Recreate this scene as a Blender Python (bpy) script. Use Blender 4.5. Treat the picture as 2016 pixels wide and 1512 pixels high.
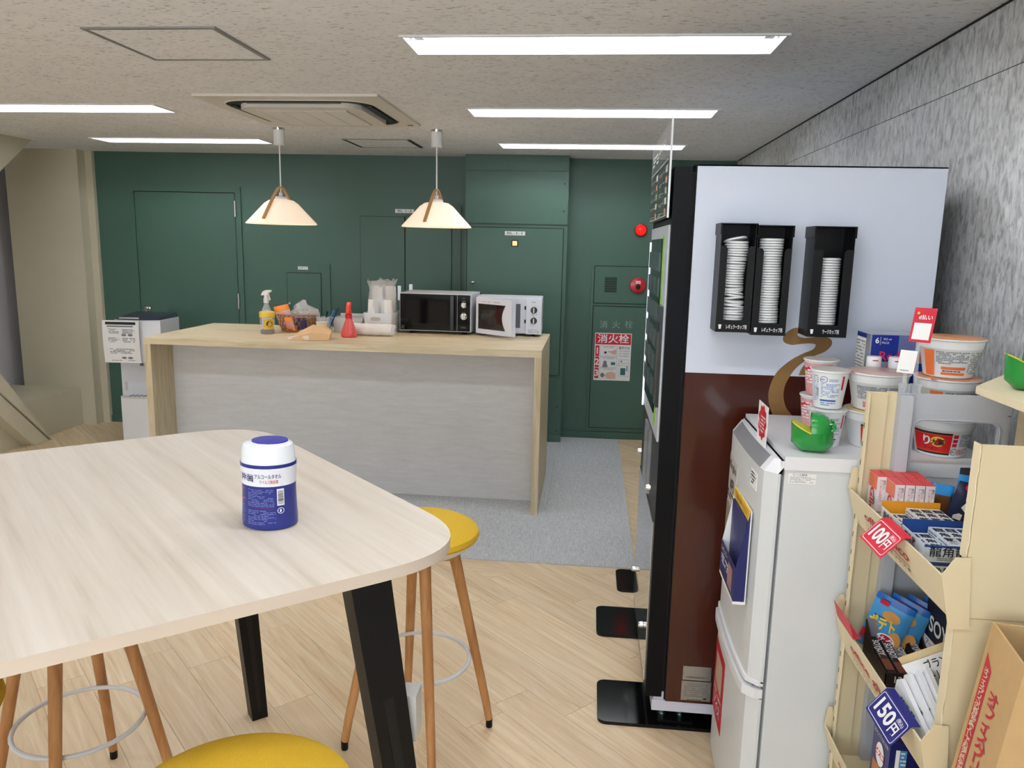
import bpy, bmesh, math, random
from mathutils import Vector, Matrix
random.seed(7)
S = bpy.context.scene
COL = S.collection
for o in list(bpy.data.objects): bpy.data.objects.remove(o)
R = math.radians
# ---------------------------------------------------------------- camera
F, PITCH, YAW, ROLL, HC = 1525.5, R(10.183), R(5.612), R(1.234), 1.6
def cray(a, b):
    cr, sr = math.cos(ROLL), math.sin(ROLL)
    u = cr*a + sr*b; up = sr*a - cr*b
    cp, sp = math.cos(PITCH), math.sin(PITCH)
    y = cp + up*sp; z = -sp + up*cp
    cy, sy = math.cos(YAW), math.sin(YAW)
    return Vector((cy*u - sy*y, sy*u + cy*y, z))
_f = cray(0, 0); _r = cray(1, 0) - _f; _d = cray(0, 1) - _f
cam_data = bpy.data.cameras.new('camera'); cam = bpy.data.objects.new('camera', cam_data); COL.objects.link(cam)
cam_data.sensor_fit = 'HORIZONTAL'; cam_data.sensor_width = 36.0; cam_data.lens = F/2016*36.0
cam_data.clip_start = 0.02; cam_data.clip_end = 60
cam.matrix_world = Matrix(((_r.x, -_d.x, -_f.x, 0), (_r.y, -_d.y, -_f.y, 0), (_r.z, -_d.z, -_f.z, HC), (0, 0, 0, 1)))
S.camera = cam
# ---------------------------------------------------------------- world, light level
TUBE = 40.0          # strength of the fluorescent tubes
S.view_settings.view_transform = 'Standard'; S.view_settings.look = 'None'
S.view_settings.exposure = 0.15; S.view_settings.gamma = 1.0; S.view_settings.use_curve_mapping = False
wd = bpy.data.worlds.new('world'); S.world = wd; wd.use_nodes = True
wd.node_tree.nodes['Background'].inputs[0].default_value = (0.5, 0.52, 0.55, 1)
wd.node_tree.nodes['Background'].inputs[1].default_value = 0.15
# added fill light at a made-up window in the wall behind the camera
DAY = 88.0
dl_ = bpy.data.lights.new('added_daylight', 'AREA'); dl_.shape = 'RECTANGLE'; dl_.size = 3.8; dl_.size_y = 1.25; dl_.energy = DAY; dl_.color = (.86, .93, 1.0)
dlo = bpy.data.objects.new('added_daylight', dl_); COL.objects.link(dlo); dlo.location = (-1.6, -2.66, 1.5); dlo.rotation_euler = (R(90), 0, 0)
# ---------------------------------------------------------------- pixel -> place (2016x1512 frame), by the plane that the thing touches
def ray(px, py): return cray((px-1008)/F, (py-756)/F)
def RZ(px, py, z):
    r = ray(px, py); t = (z-HC)/r.z; return Vector((r.x*t, r.y*t, z))
def RY(px, py, y):
    r = ray(px, py); t = y/r.y; return Vector((r.x*t, y, HC + r.z*t))
def RX(px, py, x):
    r = ray(px, py); t = x/r.x; return Vector((x, r.y*t, HC + r.z*t))
WY, WS = 6.430, 0.0422                      # green wall: y = WY + WS*x
WTH = math.atan(WS); WU = Vector((math.cos(WTH), math.sin(WTH), 0)); WN = Vector((math.sin(WTH), -math.cos(WTH), 0))
def RW(px, py, d=0.0):                      # pixel -> (along, height) on the green wall, d metres in front of it
    r = ray(px, py); o = Vector((0, WY, 0)) + WN*d
    t = (o-Vector((0, 0, HC))).dot(WN)/r.dot(WN); p = Vector((0, 0, HC)) + r*t
    return ((p-Vector((0, WY, 0))).dot(WU), p.z)
H = 2.289                                   # ceiling
# ---------------------------------------------------------------- materials
def lin(c):
    return tuple(((v/255)/12.92 if v/255 <= .04045 else ((v/255+.055)/1.055)**2.4) for v in c)
MATS = {}
def M(name, rgb=(200, 200, 200), rough=.5, metal=0.0, spec=.5, bump=None, var=None, coat=0, trans=0, emit=None, alpha=1, ior=1.45, sss=0):
    if name in MATS: return MATS[name]
    m = bpy.data.materials.new(name); m.use_nodes = True; nt = m.node_tree; b = nt.nodes['Principled BSDF']
    c = lin(rgb); b.inputs['Base Color'].default_value = (*c, 1)
    b.inputs['Roughness'].default_value = rough; b.inputs['Metallic'].default_value = metal
    b.inputs['Specular IOR Level'].default_value = spec; b.inputs['IOR'].default_value = ior
    if coat: b.inputs['Coat Weight'].default_value = coat; b.inputs['Coat Roughness'].default_value = .05
    if trans: b.inputs['Transmission Weight'].default_value = trans
    if alpha < 1: b.inputs['Alpha'].default_value = alpha
    if sss: b.inputs['Subsurface Weight'].default_value = sss; b.inputs['Subsurface Radius'].default_value = (.02, .02, .02)
    if emit: b.inputs['Emission Color'].default_value = (*lin(emit[0]), 1); b.inputs['Emission Strength'].default_value = emit[1]
    tc = nt.nodes.new('ShaderNodeTexCoord')
    if var is None: var = (6.0, .04)
    n = nt.nodes.new('ShaderNodeTexNoise'); n.inputs['Scale'].default_value = var[0]; n.inputs['Detail'].default_value = 4
    nt.links.new(tc.outputs['Object'], n.inputs['Vector'])
    mx = nt.nodes.new('ShaderNodeMix'); mx.data_type = 'RGBA'
    mx.inputs[6].default_value = (*[max(0, v*(1-var[1])) for v in c], 1); mx.inputs[7].default_value = (*[min(1, v*(1+var[1])) for v in c], 1)
    nt.links.new(n.outputs['Fac'], mx.inputs[0]); nt.links.new(mx.outputs[2], b.inputs['Base Color'])
    if bump:
        n2 = nt.nodes.new('ShaderNodeTexNoise'); n2.inputs['Scale'].default_value = bump[0]; n2.inputs['Detail'].default_value = 3
        nt.links.new(tc.outputs['Object'], n2.inputs['Vector'])
        bp = nt.nodes.new('ShaderNodeBump'); bp.inputs['Strength'].default_value = bump[1]; bp.inputs['Distance'].default_value = .002
        nt.links.new(n2.outputs['Fac'], bp.inputs['Height']); nt.links.new(bp.outputs['Normal'], b.inputs['Normal'])
    MATS[name] = m; return m
def ramp_mat(name, stops, scale, rough=.5, detail=6, nrough=.6, rot=0, dist=0, rnd=False, bump=0, spec=.4, coord='Object', second=None):
    """noise stretched by scale (x, y, z) through a colour ramp; rnd shifts it per object"""
    m = bpy.data.materials.new(name); m.use_nodes = True; nt = m.node_tree; b = nt.nodes['Principled BSDF']
    b.inputs['Roughness'].default_value = rough; b.inputs['Specular IOR Level'].default_value = spec
    tc = nt.nodes.new('ShaderNodeTexCoord'); mp = nt.nodes.new('ShaderNodeMapping')
    mp.inputs['Scale'].default_value = scale
    if rot:
        mp.vector_type = 'TEXTURE'; mp.inputs['Scale'].default_value = [1/v for v in scale]; mp.inputs['Rotation'].default_value = (0, 0, rot)
    nt.links.new(tc.outputs[coord], mp.inputs['Vector'])
    if rnd:
        oi = nt.nodes.new('ShaderNodeObjectInfo'); vm = nt.nodes.new('ShaderNodeVectorMath'); vm.operation = 'SCALE'
        vm.inputs[0].default_value = (37.0, 53.0, 11.0); nt.links.new(oi.outputs['Random'], vm.inputs['Scale']); nt.links.new(vm.outputs[0], mp.inputs['Location'])
    n = nt.nodes.new('ShaderNodeTexNoise'); n.inputs['Scale'].default_value = 1; n.inputs['Detail'].default_value = detail
    n.inputs['Roughness'].default_value = nrough; n.inputs['Distortion'].default_value = dist
    nt.links.new(mp.outputs['Vector'], n.inputs['Vector'])
    cr = nt.nodes.new('ShaderNodeValToRGB'); el = cr.color_ramp.elements
    for i, (p, c) in enumerate(stops):
        e = el[i] if i < 2 else el.new(p)
        e.position = p; e.color = (*lin(c), 1)
    nt.links.new(n.outputs['Fac'], cr.inputs['Fac'])
    out = cr.outputs['Color']
    if rnd:
        hs = nt.nodes.new('ShaderNodeHueSaturation'); mr = nt.nodes.new('ShaderNodeMapRange')
        mr.inputs['To Min'].default_value = .92; mr.inputs['To Max'].default_value = 1.06
        nt.links.new(oi.outputs['Random'], mr.inputs['Value']); nt.links.new(mr.outputs['Result'], hs.inputs['Value']); nt.links.new(out, hs.inputs['Color']); out = hs.outputs['Color']
    if second:      # (scale, rgb, amount, threshold): darker or lighter flecks
        mp2 = nt.nodes.new('ShaderNodeMapping'); mp2.inputs['Scale'].default_value = second[0]; mp2.inputs['Rotation'].default_value = (0, 0, rot)
        nt.links.new(tc.outputs[coord], mp2.inputs['Vector'])
        n2 = nt.nodes.new('ShaderNodeTexNoise'); n2.inputs['Scale'].default_value = 1; n2.inputs['Detail'].default_value = 2
        nt.links.new(mp2.outputs['Vector'], n2.inputs['Vector'])
        mr2 = nt.nodes.new('ShaderNodeMapRange'); mr2.inputs['From Min'].default_value = second[3]; mr2.inputs['From Max'].default_value = second[3]+.06
        mr2.inputs['To Max'].default_value = second[2]; nt.links.new(n2.outputs['Fac'], mr2.inputs['Value'])
        mx = nt.nodes.new('ShaderNodeMix'); mx.data_type = 'RGBA'; mx.inputs[7].default_value = (*lin(second[1]), 1)
        nt.links.new(mr2.outputs['Result'], mx.inputs[0]); nt.links.new(out, mx.inputs[6]); out = mx.outputs[2]
        if bump:
            bp = nt.nodes.new('ShaderNodeBump'); bp.inputs['Strength'].default_value = bump; bp.inputs['Distance'].default_value = .003; bp.invert = True
            nt.links.new(mr2.outputs['Result'], bp.inputs['Height']); nt.links.new(bp.outputs['Normal'], b.inputs['Normal'])
    elif bump:
        bp = nt.nodes.new('ShaderNodeBump'); bp.inputs['Strength'].default_value = bump; bp.inputs['Distance'].default_value = .002
        nt.links.new(n.outputs['Fac'], bp.inputs['Height']); nt.links.new(bp.outputs['Normal'], b.inputs['Normal'])
    nt.links.new(out, b.inputs['Base Color'])
    MATS[name] = m; return m
# ---------------------------------------------------------------- mesh helpers
ROOT = {}
def thing(name, label, cat, loc=(0, 0, 0), rz=0, group=None, kind=None):
    o = bpy.data.objects.new(name, None); COL.objects.link(o); o.empty_display_size = .05
    o.location = loc; o.rotation_euler = (0, 0, rz)
    tag(o, label, cat, group, kind)
    ROOT[o.name] = Matrix.Translation(loc) @ Matrix.Rotation(rz, 4, 'Z')
    return o
def tag(o, label=None, cat=None, group=None, kind=None):
    if label: o['label'] = label
    if cat: o['category'] = cat
    if group: o['group'] = group
    if kind: o['kind'] = kind
    return o
def rootmat(o):
    while o.parent: o = o.parent
    return ROOT.get(o.name, Matrix.Identity(4))
def obj(name, bm, mat, parent=None, W=False, bevel=0, seg=2, smooth=True, ang=35, label=None, kind=None):
    """bmesh -> one mesh object; W: the bmesh is in world coordinates"""
    if bevel:
        es = [e for e in bm.edges if len(e.link_faces) == 2 and e.calc_face_angle(0) > R(25)]
        bmesh.ops.bevel(bm, geom=es, offset=bevel, segments=seg, profile=.5, affect='EDGES', clamp_overlap=True)
    if W and parent is not None: bmesh.ops.transform(bm, matrix=rootmat(parent).inverted(), verts=bm.verts)
    me = bpy.data.meshes.new(name)
    bmesh.ops.recalc_face_normals(bm, faces=bm.faces) if RECALC[0] else None
    bm.to_mesh(me); bm.free()
    for m in (mat if isinstance(mat, (list, tuple)) else [mat]): me.materials.append(m)
    if smooth:
        me.polygons.foreach_set('use_smooth', [True]*len(me.polygons)); me.set_sharp_from_angle(angle=R(ang))
    o = bpy.data.objects.new(name, me); COL.objects.link(o)
    if parent is not None: o.parent = parent
    if label: o['label'] = label
    if kind: o['kind'] = kind
    return o
RECALC = [True]
def NB(): return bmesh.new()
def box(bm, x0, x1, y0, y1, z0, z1, mi=0, mat=None):
    vs = [bm.verts.new(p) for p in ((x0, y0, z0), (x1, y0, z0), (x1, y1, z0), (x0, y1, z0), (x0, y0, z1), (x1, y0, z1), (x1, y1, z1), (x0, y1, z1))]
    if mat is not None:
        for v in vs: v.co = mat @ v.co
    for f in ((0, 3, 2, 1), (4, 5, 6, 7), (0, 1, 5, 4), (1, 2, 6, 5), (2, 3, 7, 6), (3, 0, 4, 7)):
        fc = bm.faces.new([vs[i] for i in f]); fc.material_index = mi
    return vs
def B(*a, **k):
    bm = NB(); box(bm, *a, **k); return bm
def hexa(bm, p, mi=0):      # 8 points: bottom 4, top 4
    vs = [bm.verts.new(q) for q in p]
    for f in ((0, 3, 2, 1), (4, 5, 6, 7), (0, 1, 5, 4), (1, 2, 6, 5), (2, 3, 7, 6), (3, 0, 4, 7)):
        fc = bm.faces.new([vs[i] for i in f]); fc.material_index = mi
    return vs
def lathe(bm, prof, n=24, c=(0, 0, 0), mi=0, sx=1, sy=1, cap=True, mis=None):
    rings = []
    for r, z in prof:
        rings.append([bm.verts.new((c[0]+math.cos(2*math.pi*i/n)*r*sx, c[1]+math.sin(2*math.pi*i/n)*r*sy, c[2]+z)) for i in range(n)])
    for k in range(len(rings)-1):
        for i in range(n):
            f = bm.faces.new((rings[k][i], rings[k][(i+1) % n], rings[k+1][(i+1) % n], rings[k+1][i])); f.material_index = mis[k] if mis else mi
    if cap:
        f = bm.faces.new(list(reversed(rings[0]))); f.material_index = mis[0] if mis else mi
        f = bm.faces.new(rings[-1]); f.material_index = mis[-1] if mis else mi
    return rings
def tube(bm, pts, r, n=10, closed=False, mi=0, cap=True):
    pts = [Vector(p) for p in pts]; rings = []; N = len(pts); up0 = None
    for i, p in enumerate(pts):
        a = pts[(i-1) % N] if (closed or i > 0) else p; b_ = pts[(i+1) % N] if (closed or i < N-1) else p
        t = (b_-a).normalized()
        if up0 is None: up0 = Vector((0, 0, 1)) if abs(t.z) < .9 else Vector((1, 0, 0))
        s = t.cross(up0).normalized(); u = s.cross(t).normalized(); up0 = u
        rr = r[i] if isinstance(r, (list, tuple)) else r
        rings.append([bm.verts.new(p + s*math.cos(2*math.pi*k/n)*rr + u*math.sin(2*math.pi*k/n)*rr) for k in range(n)])
    for i in range(N if closed else N-1):
        A, C = rings[i], rings[(i+1) % N]
        for k in range(n):
            f = bm.faces.new((A[k], A[(k+1) % n], C[(k+1) % n], C[k])); f.material_index = mi
    if cap and not closed:
        bm.faces.new(list(reversed(rings[0]))).material_index = mi; bm.faces.new(rings[-1]).material_index = mi
def prism(bm, poly, h0, h1, fn=lambda u, v, w: (u, v, w), mi=0, mis=None):
    a = [bm.verts.new(fn(u, v, h0)) for u, v in poly]; b_ = [bm.verts.new(fn(u, v, h1)) for u, v in poly]; n = len(poly)
    bm.faces.new(list(reversed(a))).material_index = mi; bm.faces.new(b_).material_index = mi if mis is None else mis
    for i in range(n): bm.faces.new((a[i], a[(i+1) % n], b_[(i+1) % n], b_[i])).material_index = mi
def quad(bm, p, mi=0):
    f = bm.faces.new([bm.verts.new(q) for q in p]); f.material_index = mi; return f
def rpoly(x0, x1, y0, y1, r, n=5):
    out = []
    for cx, cy, a0 in ((x1-r, y1-r, 0), (x0+r, y1-r, 90), (x0+r, y0+r, 180), (x1-r, y0+r, 270)):
        for k in range(n+1):
            a = R(a0+90*k/n); out.append((cx+math.cos(a)*r, cy+math.sin(a)*r))
    return out
def roundpoly(pts, rad, n=8):
    out = []; N = len(pts)
    for i in range(N):
        p = Vector(pts[i]); a = Vector(pts[i-1])-p; c = Vector(pts[(i+1) % N])-p
        r = rad[i] if isinstance(rad, (list, tuple)) else rad
        p0 = p+a.normalized()*r; p1 = p+c.normalized()*r
        for k in range(n+1):
            t = k/n; q = p0*(1-t)**2 + p*2*t*(1-t) + p1*t*t; out.append((q.x, q.y))
    return out
def spline(pts, n=8):
    P = [Vector(p) for p in pts]; out = []
    for i in range(len(P)-1):
        a = P[max(0, i-1)]; b_ = P[i]; c = P[i+1]; d = P[min(len(P)-1, i+2)]
        for k in range(n):
            t = k/n; out.append(.5*((2*b_)+(c-a)*t+(2*a-5*b_+4*c-d)*t*t+(3*b_-a-3*c+d)*t**3))
    out.append(P[-1]); return out
def frame(parent, o, u, v, w=None):
    """local plane helper: o origin, u right, v up (world or local) -> function (a, b, c) -> point; c along the normal"""
    o = Vector(o); u = Vector(u).normalized(); v = Vector(v).normalized(); nn = u.cross(v)
    return lambda a, b, c=0.0: o+u*a+v*b+nn*c
# ---------------------------------------------------------------- lettering, gathered and turned into meshes at the end
TQ = []
def T(parent, text, fn, x, y, size, mat, align='CENTER', bold=0.0, width=None, vert=False, c=.0006, W=False, shear=0, rot=0, xs=1.0):
    """text laid on the surface fn(a, b, c) at (x, y), size = letter height in metres; fitted to width"""
    if vert:
        n = len(text)
        for i, ch in enumerate(text): TQ.append((parent, ch, fn, x, y-size*1.08*i, size, mat, 'CENTER', bold, None, c, W, shear, rot, xs))
    else: TQ.append((parent, text, fn, x, y, size, mat, align, bold, width, c, W, shear, rot, xs))
PQ = {}
def fine(parent, fn, x0, x1, y0, y1, rows, mat, seed=1, c=.0005, W=False, fill=.55, dash=.09, thick=.5):
    """rows of small illegible print: short bars"""
    rnd = random.Random(seed); L = PQ.setdefault((parent.name, mat.name, W), (parent, mat, W, []))[3]
    h = (y1-y0)/rows; w = x1-x0
    for i in range(rows):
        y = y1-h*(i+.5); x = x0; end = x1 if rnd.random() < .75 else x0+w*rnd.uniform(.4, .9)
        while x < end:
            d = w*dash*rnd.uniform(.4, 1.6); e = min(x+d, end)
            if rnd.random() < fill+.3: L.append([fn(x, y-h*thick/2, c), fn(e, y-h*thick/2, c), fn(e, y+h*thick/2, c), fn(x, y+h*thick/2, c)])
            x = e+w*dash*.25
def patch(parent, fn, x0, x1, y0, y1, mat, c=.0004, W=False, name='printed_area', poly=None, nx=1):
    """flat printed colour area on a surface"""
    bm = NB()
    if poly: bm.faces.new([bm.verts.new(fn(a, b_, c)) for a, b_ in poly])
    else:
        for k in range(nx):
            a0 = x0+(x1-x0)*k/nx; a1 = x0+(x1-x0)*(k+1)/nx
            quad(bm, [fn(a0, y0, c), fn(a1, y0, c), fn(a1, y1, c), fn(a0, y1, c)])
        bmesh.ops.remove_doubles(bm, verts=bm.verts, dist=1e-6)
    RECALC[0] = False; o = obj(name, bm, mat, parent, W=W); RECALC[0] = True
    return o
def ribbon(bm, A, B_, fn, n=4):
    a = spline([(*p, 0) for p in A], n); b_ = spline([(*p, 0) for p in B_], n)
    va = [bm.verts.new(fn(p.x, p.y)) for p in a]; vb = [bm.verts.new(fn(p.x, p.y)) for p in b_]
    for k in range(len(va)-1): bm.faces.new((va[k], va[k+1], vb[k+1], vb[k]))
def disc(cx, cy, rx, ry=None, n=24): 
    ry = ry or rx; return [(cx+math.cos(2*math.pi*i/n)*rx, cy+math.sin(2*math.pi*i/n)*ry) for i in range(n)]
def copy_tree(o, parent=None):
    c = o.copy(); COL.objects.link(c); c.parent = parent
    if parent is None: ROOT[c.name] = ROOT.get(o.name, Matrix.Identity(4)).copy()
    for ch in list(o.children): copy_tree(ch, c)
    return c
def place(o, loc, rz=0):
    o.location = loc; o.rotation_euler = (0, 0, rz); ROOT[o.name] = Matrix.Translation(loc) @ Matrix.Rotation(rz, 4, 'Z')
# ---------------------------------------------------------------- lettering -> meshes
def flush_text():
    curves = []
    for i, q in enumerate(TQ):
        cu = bpy.data.curves.new('t', 'FONT'); cu.body = q[1]; cu.size = q[5]*1.32; cu.resolution_u = 3; cu.offset = q[8]*q[5]*.6
        cu.align_x = q[7]; cu.align_y = 'CENTER'; cu.shear = q[12]
        o = bpy.data.objects.new('t', cu); COL.objects.link(o); curves.append(o)
    dg = bpy.context.evaluated_depsgraph_get(); dg.update()
    groups = {}
    for o, q in zip(curves, TQ):
        me = bpy.data.meshes.new_from_object(o.evaluated_get(dg))
        if len(me.vertices) == 0: continue
        xs = [v.co.x for v in me.vertices]; w = max(xs)-min(xs)
        k = q[9]/w if (q[9] and w > 0) else q[14]
        ca, sa = math.cos(q[13]), math.sin(q[13])
        pts = []
        for v in me.vertices:
            a, b_ = v.co.x*k, v.co.y
            pts.append(q[2](q[3]+a*ca-b_*sa, q[4]+a*sa+b_*ca, q[10]))
        g = groups.setdefault((q[0].name, q[6].name, q[11]), (q[0], q[6], q[11], [], []))
        base = len(g[3]); g[3].extend(pts); g[4].extend([[base+i for i in p.vertices] for p in me.polygons])
        bpy.data.meshes.remove(me)
    for o in curves:
        cu = o.data; bpy.data.objects.remove(o); bpy.data.curves.remove(cu)
    for parent, mat, W, vs, fs in groups.values():
        if W:
            im = rootmat(parent).inverted(); vs = [im @ Vector(p) for p in vs]
        me = bpy.data.meshes.new('lettering'); me.from_pydata([tuple(p) for p in vs], [], fs); me.materials.append(mat)
        o = bpy.data.objects.new('lettering', me); COL.objects.link(o); o.parent = parent
    for parent, mat, W, L in PQ.values():
        im = rootmat(parent).inverted() if W else Matrix.Identity(4)
        me = bpy.data.meshes.new('fine_print'); vs = []; fs = []
        for qd in L:
            b0 = len(vs); vs += [tuple(im @ Vector(p)) for p in qd]; fs.append((b0, b0+1, b0+2, b0+3))
        me.from_pydata(vs, [], fs); me.materials.append(mat)
        o = bpy.data.objects.new('fine_print', me); COL.objects.link(o); o.parent = parent; o['kind'] = 'stuff'
    TQ.clear(); PQ.clear()
# ================================================================ the room
XR_, XL_, YB_ = 1.115, -4.95, -2.6
m_green = M('green_paint', (66, 96, 83), .42, bump=(90, .05), var=(1.5, .05))
m_green_dark = M('green_shadow_gap', (16, 26, 24), .8)
m_beige = M('beige_paint', (196, 190, 167), .5, bump=(60, .05))
m_lilac = M('pale_grey_paint', (190, 188, 192), .6)
m_white = M('white_plastic', (232, 233, 233), .35)
m_black = M('black_plastic', (11, 12, 14), .4, spec=.3)
m_ink = M('black_ink', (28, 28, 32), .6); m_inkgrey = M('grey_ink', (120, 122, 126), .6); m_inkwhite = M('white_ink', (240, 240, 240), .6)
m_red = M('red_ink', (196, 26, 48), .5); m_paper = M('white_paper', (238, 238, 236), .7)
m_steel = M('brushed_steel', (176, 178, 180), .3, metal=1); m_chrome = M('chrome', (215, 216, 218), .1, metal=1)
m_ceil = ramp_mat('rock_wool_ceiling', [(.3, (234, 235, 237)), (.7, (241, 242, 243))], (9, 9, 9), rough=.9, detail=2, second=((34, 170, 60), (132, 129, 126), .8, .62), bump=.3)
m_conc = ramp_mat('grey_stone_wallpaper', [(.32, (158, 160, 162)), (.44, (196, 198, 198)), (.55, (216, 218, 217)), (.7, (232, 234, 233))], (42, 42, 17), rough=.6, detail=4, nrough=.6, dist=.6, second=((75, 75, 30), (134, 135, 138), .5, .575), bump=.15)
m_plank = ramp_mat('pale_oak_vinyl', [(.25, (194, 164, 122)), (.42, (217, 191, 153)), (.58, (227, 205, 170)), (.78, (239, 222, 192))], (1.6, 30, 8), rough=.42, dist=1.4, rnd=True, nrough=.66)
m_carpet = ramp_mat('grey_carpet', [(.3, (168, 170, 171)), (.7, (206, 208, 208))], (260, 26, 60), rough=.95, detail=3, rnd=False, bump=.4, spec=.1)
# floor: slab, then planks laid at 45 degrees
fl = obj('floor', B(XL_-.1, XR_+.1, YB_-.1, 6.8, -.06, -.004), m_plank, kind='structure', smooth=False)
pl, pw = .92, .155
bmp = B(.0006, pl-.0006, .0006, pw-.0006, -.004, 0); mp_ = obj('plank', bmp, m_plank, fl, bevel=.0007, seg=1)
plank_me = mp_.data; bpy.data.objects.remove(mp_)
ca = math.cos(R(-45)); U1 = Vector((ca, math.sin(R(-45)), 0)); V1 = Vector((-math.sin(R(-45)), ca, 0))
rest = NB(); nplank = 0; rnd = random.Random(3); cand = []
for j in range(-26, 48):
    off = rnd.uniform(0, pl)
    for i in range(-10, 9):
        o3 = U1*(i*pl+off) + V1*(j*pw); c3 = o3 + U1*pl/2 + V1*pw/2
        if not (XL_-.4 < c3.x < XR_+.3 and YB_-.3 < c3.y < 6.6): continue
        inv = c3-Vector((0, 0, HC)); d = inv.dot(_f)
        px = 1008+F*inv.dot(_r)/d if d > .1 else -999; py = 756+F*inv.dot(_d)/d if d > .1 else -999
        vis = d > .1 and -180 < px < 2100 and -100 < py < 1720 and not (c3.x > .5) and not (-2.4 < c3.x < .02 and 3.8 < c3.y < 6.2)
        cand.append((d if vis else 99+d, o3, vis))
cand.sort(key=lambda q: q[0])
for k, (d, o3, vis) in enumerate(cand):
    if vis and nplank < 290:
        p = bpy.data.objects.new('plank', plank_me); COL.objects.link(p); p.parent = fl; p.location = o3; p.rotation_euler = (0, 0, R(-45)); nplank += 1
    else: box(rest, .0006, pl-.0006, .0006, pw-.0006, -.004, 0, mat=Matrix.Translation(o3) @ Matrix.Rotation(R(-45), 4, 'Z'))
obj('plank_field', rest, m_plank, fl, smooth=False, kind='stuff')
# walls
wallb = thing('wall_back', 'dark green painted wall behind the counter', 'wall', (0, WY, 0), WTH, kind='structure')
sL, sR = -4.24, XR_+.03
obj('wall_surface', B(sL-.12, sR+.2, 0, .1, 0, H+.02), m_green, wallb, smooth=False)
wr = thing('wall_right', 'grey stone patterned wall beside the vending machines', 'wall', (XR_, 0, 0), 0, kind='structure')
zg = 2.104
for z0, z1 in ((0, zg-.0015), (zg+.0015, H)):
    y0 = YB_
    for y1 in (-.9, .9, 2.7, 4.5, 6.6): obj('wall_panel', B(0, .02, y0+.0004, y1-.0004, z0, z1), m_conc, wr, smooth=False); y0 = y1
obj('wall_backing', B(.012, .1, YB_, 6.6, 0, H), m_ink, wr, smooth=False)
m_cream = M('cream_paint', (222, 220, 214), .6); wx0, wx1, wz0, wz1 = -3.55, .35, .85, 2.15
wfm = NB()
for q in ((XL_-.1, wx0, 0, H), (wx1, XR_+.1, 0, H), (wx0, wx1, 0, wz0), (wx0, wx1, wz1, H)): box(wfm, q[0], q[1], YB_-.1, YB_, q[2], q[3])
obj('wall_front', wfm, m_cream, kind='structure', smooth=False)
w1 = thing('added_window', 'wide added window in the unseen wall behind the camera', 'window', ((wx0+wx1)/2, YB_, wz0), 0, kind='structure')  # made-up window, out of view, put in to go with the fill light
for q in ((wx0, wx0+.04, wz0, wz1), (wx1-.04, wx1, wz0, wz1), (wx0, wx1, wz0, wz0+.04), (wx0, wx1, wz1-.04, wz1), (-1.62, -1.58, wz0, wz1)): obj('added_window_frame', B(q[0], q[1], YB_-.06, YB_-.02, q[2], q[3]), M('window_alu', (180, 182, 184), .4, metal=.5), w1, W=True, smooth=False)
obj('wall_left', B(XL_-.1, XL_, YB_, 6.8, 0, H), m_lilac, kind='structure', smooth=False)
obj('trim_1', B(XR_-.004, XR_, 2, 6.45, H-.006, H), m_ink, kind='structure', smooth=False)
# ceiling with openings for the lights
LR = [(-.667, .599, y, y+.236) for y in (5.525, 4.139, 2.741, 1.35, -.04, -1.43)]
LL = [(-3.58, -2.336, y, y+.222) for y in (5.40, 4.072, 2.74, 1.35, -.04, -1.43)]
xs = sorted({XL_-.1, XR_+.1} | {v for l in LR+LL for v in l[:2]}); ys = sorted({YB_-.1, 6.85} | {v for l in LR+LL for v in l[2:]})
cb = NB()
for i in range(len(xs)-1):
    for j in range(len(ys)-1):
        mx, my = (xs[i]+xs[i+1])/2, (ys[j]+ys[j+1])/2
        if any(l[0] < mx < l[1] and l[2] < my < l[3] for l in LR+LL): continue
        quad(cb, [(xs[i], ys[j], H), (xs[i], ys[j+1], H), (xs[i+1], ys[j+1], H), (xs[i+1], ys[j], H)])
bmesh.ops.remove_doubles(cb, verts=cb.verts, dist=1e-5)
RECALC[0] = False; ceil = obj('ceiling', cb, m_ceil, kind='structure', smooth=False); RECALC[0] = True
obj('ceiling_slab', B(XL_-.1, XR_+.1, YB_-.1, 6.85, H+.16, H+.2), m_lilac, ceil, smooth=False)
# left side: beige cladding of the bracing
yq = 6.12
xa = RY(9.6, 333.8, yq).x; xb_ = RY(170, 560, yq).x
pan = thing('wall_cladding', 'beige painted cladding panel beside the green wall', 'wall', ((xa+xb_)/2, yq, 0), 0, kind='structure')
obj('cladding_face', B(xa, xb_, yq, 6.45, 0, H), m_beige, pan, W=True, bevel=.003, seg=1)
obj('cladding_return', B(xb_, xb_+.06, yq+.1, 6.45, 0, H), m_beige, pan, W=True, smooth=False)
obj('wall_recess', B(XL_-.1, xa, 6.3, 6.8, 0, H), m_lilac, kind='structure', smooth=False)
hz = RY(161.5, 763, yq).z
obj('wall_plinth', B(-4.95, -4.31, 4.9, yq-.001, 0, hz), m_beige, kind='structure', bevel=.004, seg=1)
def brace(name, pts, x, th):
    bm = NB(); prism(bm, pts, x-th, x, lambda u, v, w: (w, u, v)); return bm
P1 = RX(62, 278, -4.17); P2 = RX(0, 340, -4.17); P0 = RX(12, 268, -4.17)
dd = Vector((P2.y-P1.y, P2.z-P1.z)); dd = dd/abs(dd.x)*1.3
a1 = (P1.y, H-.001); a0 = (P0.y-.12, H-.001)
b1 = thing('wall_brace_upper', 'beige clad diagonal brace meeting the ceiling', 'brace', (-4.3, P1.y, 0), 0, kind='structure')
obj('brace_cladding', brace('', [a1, (a1[0]+dd.x, a1[1]+dd.y), (a0[0]+dd.x, a0[1]+dd.y), a0], -4.17, .3), m_beige, b1, W=True, bevel=.004, seg=1)
Q = [RX(*p, -4.2) for p in ((102.5, 855), (43.6, 766), (0, 729), (0, 811), (70, 867), (0, 766))]
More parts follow.
